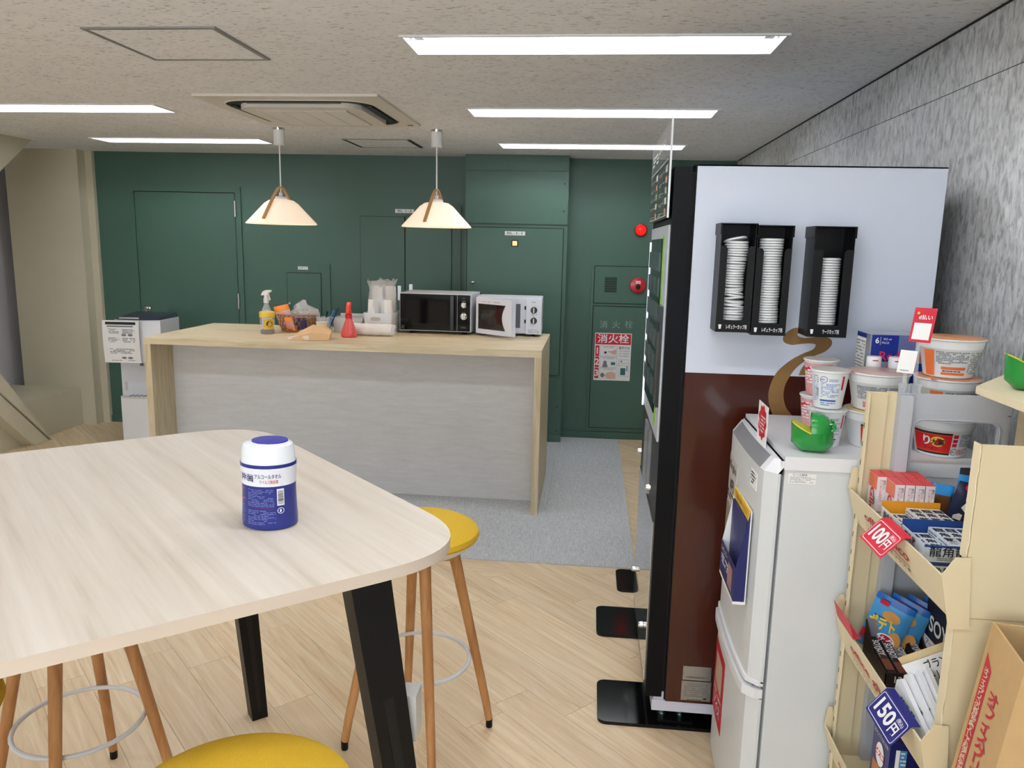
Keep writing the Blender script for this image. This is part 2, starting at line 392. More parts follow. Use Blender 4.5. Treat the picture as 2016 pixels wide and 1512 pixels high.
def up_(p, q, k): return (p.y+(q.y-p.y)*k, p.z+(q.z-p.z)*k)
b2 = thing('wall_brace_lower', 'beige clad diagonal brace rising from the floor', 'brace', (-4.35, Q[0].y, 0), 0, kind='structure')
obj('brace_cladding', brace('', [(Q[0].y, .001), up_(Q[0], Q[2], 2.2), up_(Q[0], Q[5], 2.2)], -4.2, .3), m_beige, b2, W=True, bevel=.003, seg=1)
obj('brace_cladding', brace('', [(Q[0].y-.02, .001), up_(Q[0], Q[5], 2.2), up_(Q[4], Q[3], 2.2), (Q[4].y, .001)], -4.212, .3), m_beige, b2, W=True, bevel=.003, seg=1)
# ================================================================ on the green wall (local x along it, -y into the room)
def wbox(px0, py0, px1, py1, d0, d1, bm=None, floor=False):
    s0, z1 = RW(px0, py0, d1); s1, _ = RW(px1, py0, d1); _, z0 = RW(px0, py1, d1)
    return (min(s0, s1), max(s0, s1), -d1, -d0, 0 if floor else min(z0, z1), max(z0, z1))
def gap_frame(bm, s0, s1, z0, z1, t, d0, d1, bottom=True):
    box(bm, s0-t, s0, -d1, -d0, z0, z1+t); box(bm, s1, s1+t, -d1, -d0, z0, z1+t); box(bm, s0, s1, -d1, -d0, z1, z1+t)
    if bottom: box(bm, s0-t, s1+t, -d1, -d0, z0-t, z0)
d1_ = thing('door_1', 'dark green steel door with grey hinges in the green wall', 'door', (0, WY, 0), WTH, kind='structure')
s0, z1 = RW(264, 377, .012); s1, _ = RW(461, 381, .012)
fb = NB(); gap_frame(fb, s0-.006, s1+.006, 0.001, z1+.006, .045, 0, .016, bottom=False); obj('door_frame', fb, m_green, d1_, bevel=.002, seg=1)
obj('door_gap', B(s0-.006, s1+.006, -.0012, 0, .001, z1+.006), m_green_dark, d1_, smooth=False)
obj('door_leaf', B(s0, s1, -.012, -.001, .012, z1), m_green, d1_, bevel=.002, seg=1)
for py in (411, 593):
    s, z = RW(460, py, .02); bm = NB(); lathe(bm, [(.012, -.065), (.012, .065)], 12, (s1+.004, -.02, z)); obj('hinge', bm, m_steel, d1_)
s, z = RW(291, 608, .03); bm = NB(); lathe(bm, [(.017, 0), (.019, .004), (.011, .012), (.011, .022), (.02, .03), (.02, .042), (.014, .047)], 20)
bmesh.ops.transform(bm, matrix=Matrix.Translation((s, -.012, z)) @ Matrix.Rotation(R(90), 4, 'X'), verts=bm.verts); obj('door_knob', bm, m_chrome, d1_)
# small hatch with a printed plate
hp = thing('wall_access_panel', 'small dark green access panel with a name plate above the basket', 'panel', (0, WY, 0), WTH, kind='structure')
a = wbox(547, 517, 649, 700, 0, .012); a = (*a[:4], .55, a[5]); obj('panel_frame', B(*a), m_green, hp, bevel=.002, seg=1)
a = wbox(565, 537, 631, 690, .012, .018); a = (*a[:4], .6, a[5])
obj('panel_gap', B(a[0]-.005, a[1]+.005, -.0132, -.012, a[4]-.005, a[5]+.005), m_green_dark, hp, smooth=False); obj('panel_leaf', B(*a), m_green, hp, bevel=.0015, seg=1)
a = wbox(586.5, 524.5, 606, 530.5, .012, .0145); obj('name_plate', B(*a), m_paper, hp, smooth=False)
wf = lambda d: (lambda x, y, c=0.0: Vector((x, -d-c, y)))
T(hp, 'ELPF-1-1', wf(.0145), (a[0]+a[1])/2, (a[4]+a[5])/2, .016, m_ink, width=(a[1]-a[0])*.8)
s, z = RW(571, 597, .02); bm = NB(); lathe(bm, [(.012, 0), (.012, .016), (.008, .02)], 14)
bmesh.ops.transform(bm, matrix=Matrix.Translation((s, -.018, z)) @ Matrix.Rotation(R(90), 4, 'X'), verts=bm.verts); obj('lock_knob', bm, m_chrome, hp)
# double closet door
d2 = thing('door_2', 'dark green double closet door half behind the black microwave', 'door', (0, WY, 0), WTH, kind='structure')
a = wbox(687, 402, 908, 800, 0, .012); obj('door_frame', B(a[0], a[1], -.014, 0, .001, a[5]), m_green, d2, bevel=.002, seg=1)
for p0, p1 in ((709, 796), (798, 889)):
    q = wbox(p0, 426, p1, 800, .014, .022); obj('door_gap', B(q[0]-.004, q[1]+.004, -.0152, -.014, .012, q[5]+.004), m_green_dark, d2, smooth=False)
    obj('door_leaf', B(q[0], q[1], -.022, -.014, .015, q[5]), m_green, d2, bevel=.0015, seg=1)
a = wbox(778, 411.5, 815, 419, .014, .017); obj('name_plate', B(*a), m_paper, d2, smooth=False); T(d2, 'BL-1-2', wf(.017), (a[0]+a[1])/2, (a[4]+a[5])/2, .02, m_ink, width=(a[1]-a[0])*.75)
for px, pz in ((786, 577), (808.5, 574)):
    s, z = RW(px, pz, .03); bm = NB(); box(bm, s-.014, s+.014, -.026, -.022, z-.06, z+.06); obj('latch_plate', bm, m_steel, d2, bevel=.003)
# service shaft that stands out from the wall
sp = .19
sh = thing('wall_shaft', 'dark green service shaft with a locked door standing out from the wall', 'shaft', (0, WY, 0), WTH, kind='structure')
s0, _ = RW(917, 320, sp); s1, _ = RW(1119, 400, sp)
obj('shaft_body', B(s0, s1, -sp, 0, 0, H), m_green, sh, bevel=.003, seg=1)
sf = lambda py, px=1000: RW(px, py, sp)[1]
zs = [(sf(336), H-.002), (sf(440), sf(337.5)), (.185, sf(738)), (0.075, .182), (.003, .073)]
obj('cover_panel', B(s0+.004, s1-.004, -sp-.01, -sp, zs[0][0], zs[0][1]), m_green, sh, bevel=.0015, seg=1)
obj('cover_panel', B(s0+.002, s1-.002, -sp-.014, -sp, zs[1][0], zs[1][1]), m_green, sh, bevel=.0015, seg=1)
obj('cover_panel', B(s0+.002, s1-.002, -sp-.014, -sp, .075, sf(741)), m_green, sh, bevel=.0015, seg=1)
obj('cover_panel', B(s0+.002, s1-.002, -sp-.016, -sp, .003, .073), m_green, sh, bevel=.0015, seg=1)
ds0, dz1 = RW(920, 447, sp+.02); ds1, _ = RW(1109, 450, sp+.02); dz0 = sf(735)
obj('door_gap', B(ds0-.006, ds1+.006, -sp-.0012, -sp, dz0-.006, dz1+.006), m_green_dark, sh, smooth=False)
obj('shaft_door', B(ds0, ds1, -sp-.018, -sp-.001, dz0, dz1), m_green, sh, bevel=.002, seg=1)
a = wbox(994, 455, 1034, 463, sp+.018, sp+.021); obj('name_plate', B(*a), m_paper, sh, smooth=False); T(sh, 'BL-1-1', wf(sp+.021), (a[0]+a[1])/2, (a[4]+a[5])/2, .022, m_ink, width=(a[1]-a[0])*.75)
a = wbox(1009, 474.5, 1018, 483.5, sp+.018, sp+.026); obj('signal_button', B(a[0]-.008, a[1]+.008, a[2]+.004, a[3], a[4]-.008, a[5]+.008), m_black, sh, bevel=.002)
obj('signal_lens', B(*a), M('amber_lens', (250, 170, 110), .3, emit=((255, 170, 110), 1.2)), sh, bevel=.002)
s, z = RW(930.5, 556, sp+.03); bm = NB(); lathe(bm, [(.014, 0), (.014, .014), (.008, .018)], 14)
bmesh.ops.transform(bm, matrix=Matrix.Translation((s, -sp-.018, z)) @ Matrix.Rotation(R(90), 4, 'X'), verts=bm.verts); obj('lock_knob', bm, m_chrome, sh)
for px, pz in ((1112, 362), (1110, 416), (1096, 802), (1095, 848)):
    s, z = RW(px, pz, sp+.014); bm = NB(); lathe(bm, [(.006, 0), (.004, .003)], 8); bmesh.ops.transform(bm, matrix=Matrix.Translation((s, -sp-.013, z)) @ Matrix.Rotation(R(90), 4, 'X'), verts=bm.verts); obj('screw', bm, m_green_dark, sh)
# hydrant cabinet
hy = thing('fire_hydrant_cabinet', 'green fire hydrant cabinet with red alarm button and instruction sticker', 'fire cabinet', (0, WY, 0), WTH)
a = wbox(1166, 517, 1300, 850, 0, .014); a = (*a[:4], .065, a[5]); obj('cabinet_frame', B(*a), m_green, hy, bevel=.002, seg=1)
q = wbox(1172, 524, 1296, 596, .014, .021); q2 = wbox(1169, 603, 1296, 840, .014, .021); q2 = (*q2[:4], .1, q2[5]); q2 = (q[0], *q2[1:])
for nm, w in (('alarm_panel', q), ('hose_door', q2)):
    obj('door_gap', B(w[0]-.006, w[1]+.006, -.0152, -.014, w[4]-.006, w[5]+.006), m_green_dark, hy, smooth=False); obj(nm, B(*w), m_green, hy, bevel=.0015, seg=1)
l0, lz1 = RW(1191, 545.5, .022); l1, _ = RW(1215, 545.5, .022); _, lz0 = RW(1191, 575.5, .022)
for k in range(9):
    z = lz1-(lz1-lz0)*(k+.5)/9; obj('louvre_slot', B(l0, l1, -.0216, -.0205, z-.0045, z+.0045), m_green_dark, hy, smooth=False)
s, z = RW(1256, 562, .035); rr = .066
def wlathe(prof, s, z, d, n=32):
    bm = NB(); lathe(bm, prof, n); bmesh.ops.transform(bm, matrix=Matrix.Translation((s, -d, z)) @ Matrix.Rotation(R(90), 4, 'X'), verts=bm.verts); return bm
m_alarm = M('alarm_red', (172, 22, 34), .3, coat=.3)
obj('alarm_button', wlathe([(rr, 0), (rr, .012), (rr*.93, .02), (rr*.5, .026), (.001, .027)], s, z, .021), m_alarm, hy)
obj('push_disc', wlathe([(.019, 0), (.019, .004), (.012, .005)], s, z-.012, .045, 20), m_black, hy)
for k in range(2): obj('label_strip', B(s-.02, s+.02, -.0475, -.044, z+.028-.014*k, z+.037-.014*k), m_inkwhite, hy, smooth=False)
cs = [RW(px, 640, .022) for px in (1188.5, 1213, 1238)]
flush_text()
for (cx, cz), ch in zip(cs, '消火栓'): T(hy, ch, wf(.022), cx, cz, .052, M('pale_green_relief', (128, 150, 140), .4)); flush_text()
st0, sz1 = RW(1172, 655, .023); st1, _ = RW(1244, 657, .023); _, sz0 = RW(1168, 748, .023)
sk = obj('instruction_sticker', B(st0, st1, -.0228, -.021, sz0, sz1), m_paper, hy, smooth=False)
sw, sh_ = st1-st0, sz1-sz0; ff = lambda x, y, c=0.0: Vector((st0+x*sw, -.0228-c, sz0+y*sh_))
patch(sk, ff, .015, .985, .76, .985, m_red); T(sk, '消火栓', lambda x, y, c=0: ff(.5+x/sw, .87+y/sh_, c), 0, 0, sh_*.15, m_inkwhite, width=sw*.86, bold=.03, c=.0012)
m_skin = M('pink_print', (222, 176, 160), .6); m_teal = M('teal_print', (60, 110, 112), .6)
for k, n in enumerate('123'):
    y0 = .50-.235*k; patch(sk, ff, .02, .13, y0+.01, y0+.235, m_red); T(sk, n, lambda x, y, c=0, y0=y0: ff(.075+x/sw, y0+.12+y/sh_, c), 0, 0, sh_*.14, m_inkwhite, bold=.05, c=.0012)
    for (u0, u1, v0, v1) in ((.15, .62, y0+.225, y0+.23), (.15, .62, y0+.01, y0+.015), (.15, .155, y0+.01, y0+.23), (.615, .62, y0+.01, y0+.23)): patch(sk, ff, u0, u1, v0, v1, m_inkgrey, name='print_rule')
    T(sk, ('ボタンをおす', 'ホースをのばす', 'バルブをあける')[k], lambda x, y, c=0, y0=y0: ff(.4+x/sw, y0+.2+y/sh_, c), 0, 0, sh_*.03, m_ink, width=sw*.3)
patch(sk, ff, 0, 0, 0, 0, m_ink, poly=disc(.3, .59, .035, .026)); patch(sk, ff, 0, 0, 0, 0, m_skin, poly=[(.36, .615), (.5, .63), (.6, .67), (.6, .55), (.48, .56), (.44, .59), (.36, .6)])
patch(sk, ff, 0, 0, 0, 0, m_inkgrey, poly=disc(.3, .37, .05, .05, 12)); patch(sk, ff, .23, .37, .28, .34, m_inkgrey); patch(sk, ff, .46, .58, .33, .39, m_teal)
patch(sk, ff, 0, 0, 0, 0, m_skin, poly=[(.3, .1), (.36, .17), (.5, .19), (.6, .15), (.6, .05), (.45, .03), (.36, .05)]); patch(sk, ff, 0, 0, 0, 0, m_inkgrey, poly=disc(.24, .11, .06, .05, 12))
T(sk, '操作方法', lambda x, y, c=0: ff(.81+x/sw, .69+y/sh_, c), 0, 0, sh_*.05, m_ink, width=sw*.3, bold=.02)
for k, s_ in enumerate(('1.ボタンをおす', '2.ホースをのばす', '3.バルブをあける')): T(sk, s_, lambda x, y, c=0, k=k: ff(.81+x/sw, .625-.052*k+y/sh_, c), 0, 0, sh_*.03, m_ink, width=sw*.3)
for (u0, u1, v0, v1) in ((.68, .96, .445, .45), (.68, .96, .09, .095), (.68, .685, .09, .45), (.955, .96, .09, .45), (.68, .96, .37, .375)): patch(sk, ff, u0, u1, v0, v1, m_inkgrey, name='print_rule')
patch(sk, ff, .73, .87, .12, .27, m_teal); patch(sk, ff, .9, .92, .2, .32, m_ink); patch(sk, ff, 0, 0, 0, 0, m_ink, poly=disc(.75, .41, .02, .015)); patch(sk, ff, .62, .9, .325, .33, m_red, name='print_rule')
# indicator lamp
al = thing('alarm_lamp', 'round red glowing fire alarm lamp above the hydrant cabinet', 'alarm lamp', (0, 0, 0))
s, z = RW(1262, 453, .03); p = Vector((0, WY, 0))+WU*s; place(al, (p.x, p.y, z), WTH)
obj('lamp_rim', wlathe([(.05, 0), (.05, .02), (.044, .024)], 0, 0, 0), M('dark_red_rim', (120, 16, 24), .4), al)
obj('lamp_lens', wlathe([(.042, .022), (.04, .032), (.03, .046), (.012, .054), (.001, .055)], 0, 0, 0), M('red_lens', (230, 24, 20), .15, emit=((255, 20, 12), 1.6)), al)
obj('baseboard_back', B(-4.2, sR, -.012, 0, 0, .06), m_green, bevel=.002, seg=1, kind='structure').matrix_world = Matrix.Translation((0, WY, 0)) @ Matrix.Rotation(WTH, 4, 'Z')
# carpet tiles under and around the counter
cp = thing('carpet', 'grey loop carpet laid under the wooden counter', 'carpet', (-1.2, 4.9, 0))
cx1, cy0 = .279, 3.731
cm = None
for i in range(6):
    for j in range(6):
        x1 = cx1-.5*i; y0 = cy0+.5*j
        if y0+.5 > 6.3:
            me = obj('carpet_tile', B(x1-.5+.0005, x1-.0005, y0+.0005, min(y0+.5, WY+WS*x1-.17 if x1 < -.3 else WY+WS*(x1-.5)-.016)-.0005, 0, .006), m_carpet, cp, W=True, smooth=False); continue
        if cm is None: o = obj('carpet_tile', B(-.5+.0005, -.0005, .0005, .4995, 0, .006), m_carpet, cp, smooth=False); cm = o.data
        else: o = bpy.data.objects.new('carpet_tile', cm); COL.objects.link(o); o.parent = cp
        o.location = (x1+1.2, y0-4.9, 0)
flush_text()
# ================================================================ on the ceiling
m_troff = M('white_reflector', (236, 237, 238), .45)
m_tube = M('fluorescent_tube', (255, 255, 255), .5, emit=((246, 248, 255), TUBE))
def troffer(l, group, label):
    x0, x1, y0, y1 = l; w, h = x1-x0, y1-y0
    t = thing('ceiling_light', label, 'ceiling light', ((x0+x1)/2, (y0+y1)/2, H), 0, group)
    X, Y_ = w/2, h/2; bm = NB(); pr = [(-Y_, .0), (-Y_+.012, .05), (-Y_+.06, .095), (Y_-.06, .095), (Y_-.012, .05), (Y_, .0)]
    for (a, za), (b_, zb) in zip(pr, pr[1:]): quad(bm, [(-X, a, za), (X, a, za), (X-.0, b_, zb), (-X, b_, zb)])
    for s in (-1, 1): bm.faces.new([bm.verts.new((s*X, a, z)) for a, z in pr])
    obj('reflector', bm, m_troff, t, smooth=False)
    rim = NB()
    for (u0, u1, v0, v1) in ((-X-.012, X+.012, -Y_-.012, -Y_), (-X-.012, X+.012, Y_, Y_+.012), (-X-.012, -X, -Y_, Y_), (X, X+.012, -Y_, Y_)): box(rim, u0, u1, v0, v1, -.006, 0)
    obj('rim', rim, m_white, t, smooth=False)
    tb = NB(); tube(tb, [(-X+.045, 0, .05), (X-.045, 0, .05)], .016, 12); obj('tube', tb, m_tube, t)
    for s in (-1, 1): obj('lamp_holder', B(s*(X-.03)-.016, s*(X-.03)+.016, -.018, .018, .02, .095), m_white, t, bevel=.003)
    return t
LBL = {LR[0]: 'recessed fluorescent light by the green wall before the hydrant cabinet', LR[1]: 'recessed fluorescent light between the air conditioner and the coffee machine', LR[2]: 'recessed fluorescent light over the walkway before the coffee machine',
       LL[0]: 'recessed fluorescent light close to the green steel door', LL[1]: 'recessed fluorescent light between the diagonal brace and the air conditioner'}
for l in LR+LL: troffer(l, 'recessed ceiling lights', LBL.get(l, 'unseen recessed fluorescent light added over the seating area'))  # rows out of view continue the grid, added to light the room
m_alu = M('aluminium_trim', (150, 150, 150), .45, metal=.6)
def hatch(name, label, c, d, rim_mats, tl, split=None):
    (x0, x1), (y0, y1) = c, d; t = thing(name, label, 'hatch', ((x0+x1)/2, (y0+y1)/2, H))
    obj('hatch_lid', B(x0+tl, x1-tl, y0+tl, y1-tl, H-.004, H+.01), m_ceil, t, W=True, smooth=False)
    for k, q in enumerate(((x0, x1, y0, y0+tl), (x0, x1, y1-tl, y1), (x0, x0+tl, y0+tl, y1-tl), (x1-tl, x1, y0+tl, y1-tl))):
        obj('hatch_rim', B(*q, H-.006, H+.01), rim_mats[k], t, W=True, smooth=False)
p0, p1, p2 = RZ(157, 53, H), RZ(418, 49, H), RZ(534, 116, H)
hatch('ceiling_hatch', 'square ceiling hatch with grey aluminium rim above the table', (p0.x, p1.x), (p0.y, p2.y), [m_alu]*4, .016)
hatch('ceiling_vent_hatch', 'small square ceiling hatch with black side slots between the pendant lamps', (-1.73, -1.262), (5.345, 5.80), [m_alu, m_alu, m_black, m_black], .02)
# cassette air conditioner
ac = thing('air_conditioner', 'square white cassette air conditioner set in the ceiling', 'air conditioner', (-1.503, 4.24, H))
m_ac = M('warm_white_plastic', (226, 222, 212), .45)
w2 = .465
bm = NB(); prism(bm, rpoly(-w2, w2, -.475, .475, .012, 3), -.012, 0); obj('panel', bm, m_ac, ac, bevel=.003)
# louvre ring: black slots with rounded corners, then the raised grille centre
def ring(bm, o, i, z0, z1):
    n = len(o); vo = [bm.verts.new((*p, z0)) for p in o]; vi = [bm.verts.new((*p, z1)) for p in i]
    for k in range(n): bm.faces.new((vo[k], vo[(k+1) % n], vi[(k+1) % n], vi[k]))
bm = NB(); ring(bm, rpoly(-.388, .388, -.388, .388, .15, 10), rpoly(-.30, .30, -.30, .30, .09, 10), -.0126, -.013); obj('air_slot', bm, M('slot_black', (20, 18, 17), .5), ac)
bm = NB(); ring(bm, rpoly(-.392, .392, -.392, .392, .152, 10), rpoly(-.384, .384, -.384, .384, .148, 10), -.0125, -.017); obj('slot_lip', bm, m_ac, ac)
bm = NB(); o_ = rpoly(-.318, .318, -.318, .318, .1, 10); prism(bm, o_, -.036, -.011); obj('grille_frame', bm, m_ac, ac, bevel=.012, seg=3)
for s in (-1, 1):
    obj('louvre', B(-.24, .24, s*.354-.016, s*.354+.016, -.022, -.014), M('louvre_dark', (40, 37, 34), .4), ac, bevel=.002); obj('louvre', B(s*.354-.016, s*.354+.016, -.24, .24, -.022, -.014), MATS['louvre_dark'], ac, bevel=.002)
m_gr = M('grille_grey', (186, 178, 163), .6)
obj('grille_field', B(-.235, .235, -.235, .235, -.0385, -.034), m_gr, ac, smooth=False)
sl = NB()
for j in range(46): box(sl, -.233, .233, -.233+j*.0102, -.233+j*.0102+.004, -.041, -.0385)
for k in range(5): box(sl, -.235+k*.1165-.003, -.235+k*.1165+.003, -.235, .235, -.042, -.0385)
obj('grille_slats', sl, m_ac, ac, smooth=False, kind='stuff')
obj('sensor', B(.40, .43, .40, .42, -.016, -.012), m_inkgrey, ac, bevel=.003)
# pendant lamps over the counter
m_shade = M('opal_shade', (244, 232, 216), .4, emit=((255, 226, 192), .5), sss=.0)
m_bulb = M('warm_bulb', (255, 240, 220), .4, emit=((255, 200, 140), 9)); m_strap = M('tan_leather', (176, 134, 90), .6)
def pendant(x, y, where):
    t = thing('pendant_lamp', 'white dome pendant lamp with tan strap hanging '+where, 'pendant lamp', (x, y, H), 0, 'pendant lamps over the counter')
    bm = NB(); lathe(bm, [(.034, -.105), (.034, -.008), (.036, 0)], 24); obj('ceiling_cap', bm, m_white, t)
    bm = NB(); lathe(bm, [(.036, -.012), (.037, 0)], 24); obj('cap_ring', bm, m_chrome, t)
    bm = NB(); tube(bm, [(0, 0, -.10), (0, 0, -.40)], .0045, 8); obj('cord', bm, m_white, t)
    bm = NB(); outer = [(.038, -.435), (.075, -.442), (.105, -.462), (.14, -.50), (.185, -.548), (.218, -.583), (.221, -.589)]
    inner = [(r-.004, z-.002) for r, z in reversed(outer)]; lathe(bm, outer+inner, 40, cap=False); RECALC[0] = True; obj('shade', bm, m_shade, t)
    bm = NB(); lathe(bm, [(.04, -.437), (.04, -.424), (.033, -.418), (.012, -.416), (.012, -.395)], 24); obj('shade_collar', bm, m_white, t)
    bm = NB(); lathe(bm, [(.015, -.44), (.02, -.47), (.034, -.505), (.034, -.525), (.02, -.55), (.001, -.555)], 20); obj('bulb', bm, m_bulb, t)
    # strap: a bent band over the collar, down the front and back of the shade
    bm = NB(); path = [(0, -.208, -.562), (0, -.170, -.518), (0, -.132, -.475), (0, -.09, -.428), (0, -.042, -.38), (.0, -.012, -.362), (.0, .012, -.362), (0, .042, -.38), (0, .09, -.428), (0, .132, -.475), (0, .170, -.518), (0, .208, -.562)]
    sp_ = spline(path, 6); w = .0105; ra = R(-9); cr_, sr_ = math.cos(ra), math.sin(ra)
    def rt(p): return (p[0]*cr_-p[1]*sr_, p[0]*sr_+p[1]*cr_, p[2])
    prev = None
    for i, p in enumerate(sp_):
        tn = (sp_[min(i+1, len(sp_)-1)]-sp_[max(i-1, 0)]).normalized(); nn = Vector((1, 0, 0)).cross(tn).normalized()*.0035
        q = [bm.verts.new(rt(p+Vector((sx*w, 0, 0))+nn*sn)) for sx, sn in ((-1, 1), (1, 1), (1, -1), (-1, -1))]
        if prev:
            for k in range(4): bm.faces.new((prev[k], prev[(k+1) % 4], q[(k+1) % 4], q[k]))
        else: bm.faces.new(q)
        prev = q
    bm.faces.new(list(reversed(prev))); obj('strap', bm, m_strap, t)
    return t
pendant(-1.982, 4.885, 'above the spray bottle and basket'); pendant(-.985, 4.923, 'above the black microwave')
flush_text()
# ================================================================ counter
m_oak = ramp_mat('pale_oak_veneer', [(.3, (192, 174, 138)), (.5, (212, 196, 162)), (.7, (226, 212, 182))], (3, 45, 45), rough=.45, dist=.8)
m_oakv = ramp_mat('pale_oak_veneer_upright', [(.3, (182, 164, 128)), (.5, (205, 188, 154)), (.7, (220, 206, 174))], (45, 45, 3), rough=.45, dist=.8)
m_stonep = ramp_mat('light_stone_panel', [(.3, (200, 200, 198)), (.5, (208, 207, 205)), (.7, (216, 215, 213))], (5, 10, 34), rough=.5, dist=.6, nrough=.74)
ZT = .999; XL0, XR0, YF, YK, TT = -2.698, -.2675, 4.444, 5.339, .041
ct = thing('counter', 'long pale oak waterfall counter with stone grey front panel', 'counter', ((XL0+XR0)/2, 4.9, 0))
c6 = .006
obj('worktop', B(XL0, XR0, YF, YK, ZT-TT, ZT), m_oak, ct, W=True, bevel=.0015, seg=1)
obj('side_panel', B(XL0, XL0+TT, YF, YK, c6, ZT-TT), m_oakv, ct, W=True, bevel=.0015, seg=1)
obj('side_panel', B(XR0-TT, XR0, YF, YK, c6, ZT-TT), m_oakv, ct, W=True, bevel=.0015, seg=1)
obj('front_panel', B(XL0+TT, XR0-TT, 4.697, 4.72, c6, ZT-TT), m_stonep, ct, W=True, smooth=False)
obj('inner_shelf', B(XL0+TT, XR0-TT, 4.72, 5.30, .5, .52), m_oak, ct, W=True, smooth=False)
m_clear = M('clear_plastic', (235, 240, 242), .08, trans=.0, alpha=.28, spec=.8)
m_foil = M('crinkled_clear_film', (238, 241, 243), .18, alpha=.38, spec=.9, bump=(55, .9))
m_frost = M('frosted_plastic', (225, 228, 226), .35, alpha=.6)
m_greyp = M('light_grey_plastic', (205, 205, 202), .4)
# --- spray bottle
def trigger(bm, mi=0):
    prism(bm, [(-.028, .235), (-.03, .24), (-.018, .262), (.0, .27), (.036, .272), (.036, .258), (.022, .256), (.02, .242), (.012, .24), (-.02, .236)], -.012, .012, lambda u, v, w: (u, w, v), mi)
    prism(bm, [(.014, .243), (.02, .243), (.03, .205), (.024, .203)], -.006, .006, lambda u, v, w: (u, w, v), mi)
p = RZ(526, 652, ZT)
sb = thing('spray_bottle', 'clear spray bottle with white trigger head behind the yellow lidded jar', 'spray bottle', (p.x-.012, p.y+.03, ZT))
bm = NB(); lathe(bm, [(.03, 0), (.033, .006), (.033, .12), (.03, .14), (.016, .175), (.013, .19)], 28); obj('bottle', bm, m_clear, sb)
bm = NB(); lathe(bm, [(.029, .003), (.0315, .008), (.0315, .12), (.029, .138)], 28); obj('liquid', bm, M('white_liquid', (225, 228, 228), .3, alpha=.75), sb)
bm = NB(); lathe(bm, [(.018, .185), (.018, .215), (.014, .218), (.014, .238)], 24); obj('neck_ring', bm, m_white, sb)
bm = NB(); trigger(bm); obj('trigger_head', bm, m_white, sb, bevel=.003)
# --- jar with yellow lid
p = RZ(533, 656, ZT)
jr = thing('jar', 'clear jar with yellow lid and gold label in front of the spray bottle', 'jar', (p.x-.012, p.y-.02, ZT))
bm = NB(); lathe(bm, [(.044, 0), (.047, .008), (.047, .098), (.044, .11)], 32); obj('jar_body', bm, m_clear, jr)
bm = NB(); lathe(bm, [(.041, .003), (.043, .008), (.043, .024), (.03, .03)], 28); obj('jar_contents', bm, M('dark_contents', (52, 50, 46), .7), jr)
bm = NB(); lathe(bm, [(.049, .106), (.049, .138), (.046, .143), (.001, .143)], 36); obj('jar_lid', bm, M('yellow_lid', (226, 190, 70), .4), jr)
def cyl(r, a0=-90, cx=0, cy=0, z0=0):     # wraps a flat (x, y) onto a cylinder of radius r, x measured along the arc from angle a0 (degrees)
    return lambda x, y, c=0.0: Vector((cx+math.cos(R(a0)+x/r)*(r+c), cy+math.sin(R(a0)+x/r)*(r+c), z0+y))
fj = cyl(.0475, -70); patch(jr, fj, -.022, .048, .03, .098, M('gold_label', (206, 172, 60), .4), nx=8, name='label_print')
patch(jr, fj, 0, 0, 0, 0, m_ink, c=.001, name='label_print', poly=disc(.016, .066, .02, .02)); fine(jr, fj, .004, .028, .055, .077, 4, MATS['gold_label'], c=.0016)
# --- wicker basket
p = (RZ(557, 650, ZT)+RZ(613, 650, ZT))/2
bk = thing('basket', 'brown wicker basket of snacks beside the spray bottle', 'basket', (p.x+.02, 5.02, ZT)); bk.scale = (1.2, 1.15, 1.1); bx_, by_ = .118, .09
p = p+Vector((.02, .02, 0)); m_wick = M('wicker', (158, 104, 62), .55)
bm = NB()
def bpt(a, h): k = .70+.30*(h/.1)**.7; return (math.cos(a)*bx_*k, math.sin(a)*by_*k, h+.003)
for i in range(26):
    a = 2*math.pi*i/26
    for s in (-1, 1): tube(bm, [bpt(a+s*.5*h/.1, h) for h in (0, .03, .06, .09, .1)], .0022, 5)
obj('weave', bm, m_wick, bk)
for h, r in ((.003, .004), (.1, .0045)):
    bm = NB(); tube(bm, [bpt(2*math.pi*i/40, h) for i in range(40)], r, 6, closed=True); obj('rim', bm, m_wick, bk)
bm = NB(); lathe(bm, [(.07, .001), (.07, .004)], 28, sx=bx_/.1, sy=by_/.1); obj('base', bm, m_wick, bk)
def pack(name, label, cat, loc, w, h, t, mats, rx, rz, group=None, band=.18, ry=0, crim=True, parent_only=False, subd=5):
    """pillow pack standing in its local xz plane, thickness along y"""
    o = thing(name, label, cat, loc, rz, group)
    bm = NB(); nx, nz = 8, 10; V = {}
    for sgn in (-1, 1):
        for i in range(nx+1):
            for k in range(nz+1):
                u, v = i/nx, k/nz; e = min(1, (1-abs(2*u-1))*3.2)*min(1, max(0, (1-abs(2*v-1))*3.2-.25))
                e = max(e, 0)**.6; V[sgn, i, k] = bm.verts.new(((u-.5)*w*(1-.06*e), sgn*t/2*e+.0004*sgn, v*h))
    for sgn in (-1, 1):
        for i in range(nx):
            for k in range(nz):
                q = (V[sgn, i, k], V[sgn, i+1, k], V[sgn, i+1, k+1], V[sgn, i, k+1]); f = bm.faces.new(q if sgn < 0 else q[::-1])
                vv = (k+.5)/nz; f.material_index = 1 if (vv > 1-band or (len(mats) > 2 and False)) else (2 if len(mats) > 2 and vv < band else 0)
    for i in range(nx):
        for k in (0, nz): bm.faces.new((V[-1, i, k], V[1, i, k], V[1, i+1, k], V[-1, i+1, k]))
    for k in range(nz):
        for i in (0, nx): bm.faces.new((V[-1, i, k], V[1, i, k], V[1, i, k+1], V[-1, i, k+1]))
    bmesh.ops.transform(bm, matrix=Matrix.Rotation(rx, 4, 'X') @ Matrix.Rotation(ry, 4, 'Y'), verts=bm.verts)
    obj('wrapper', bm, mats, o)
    return o
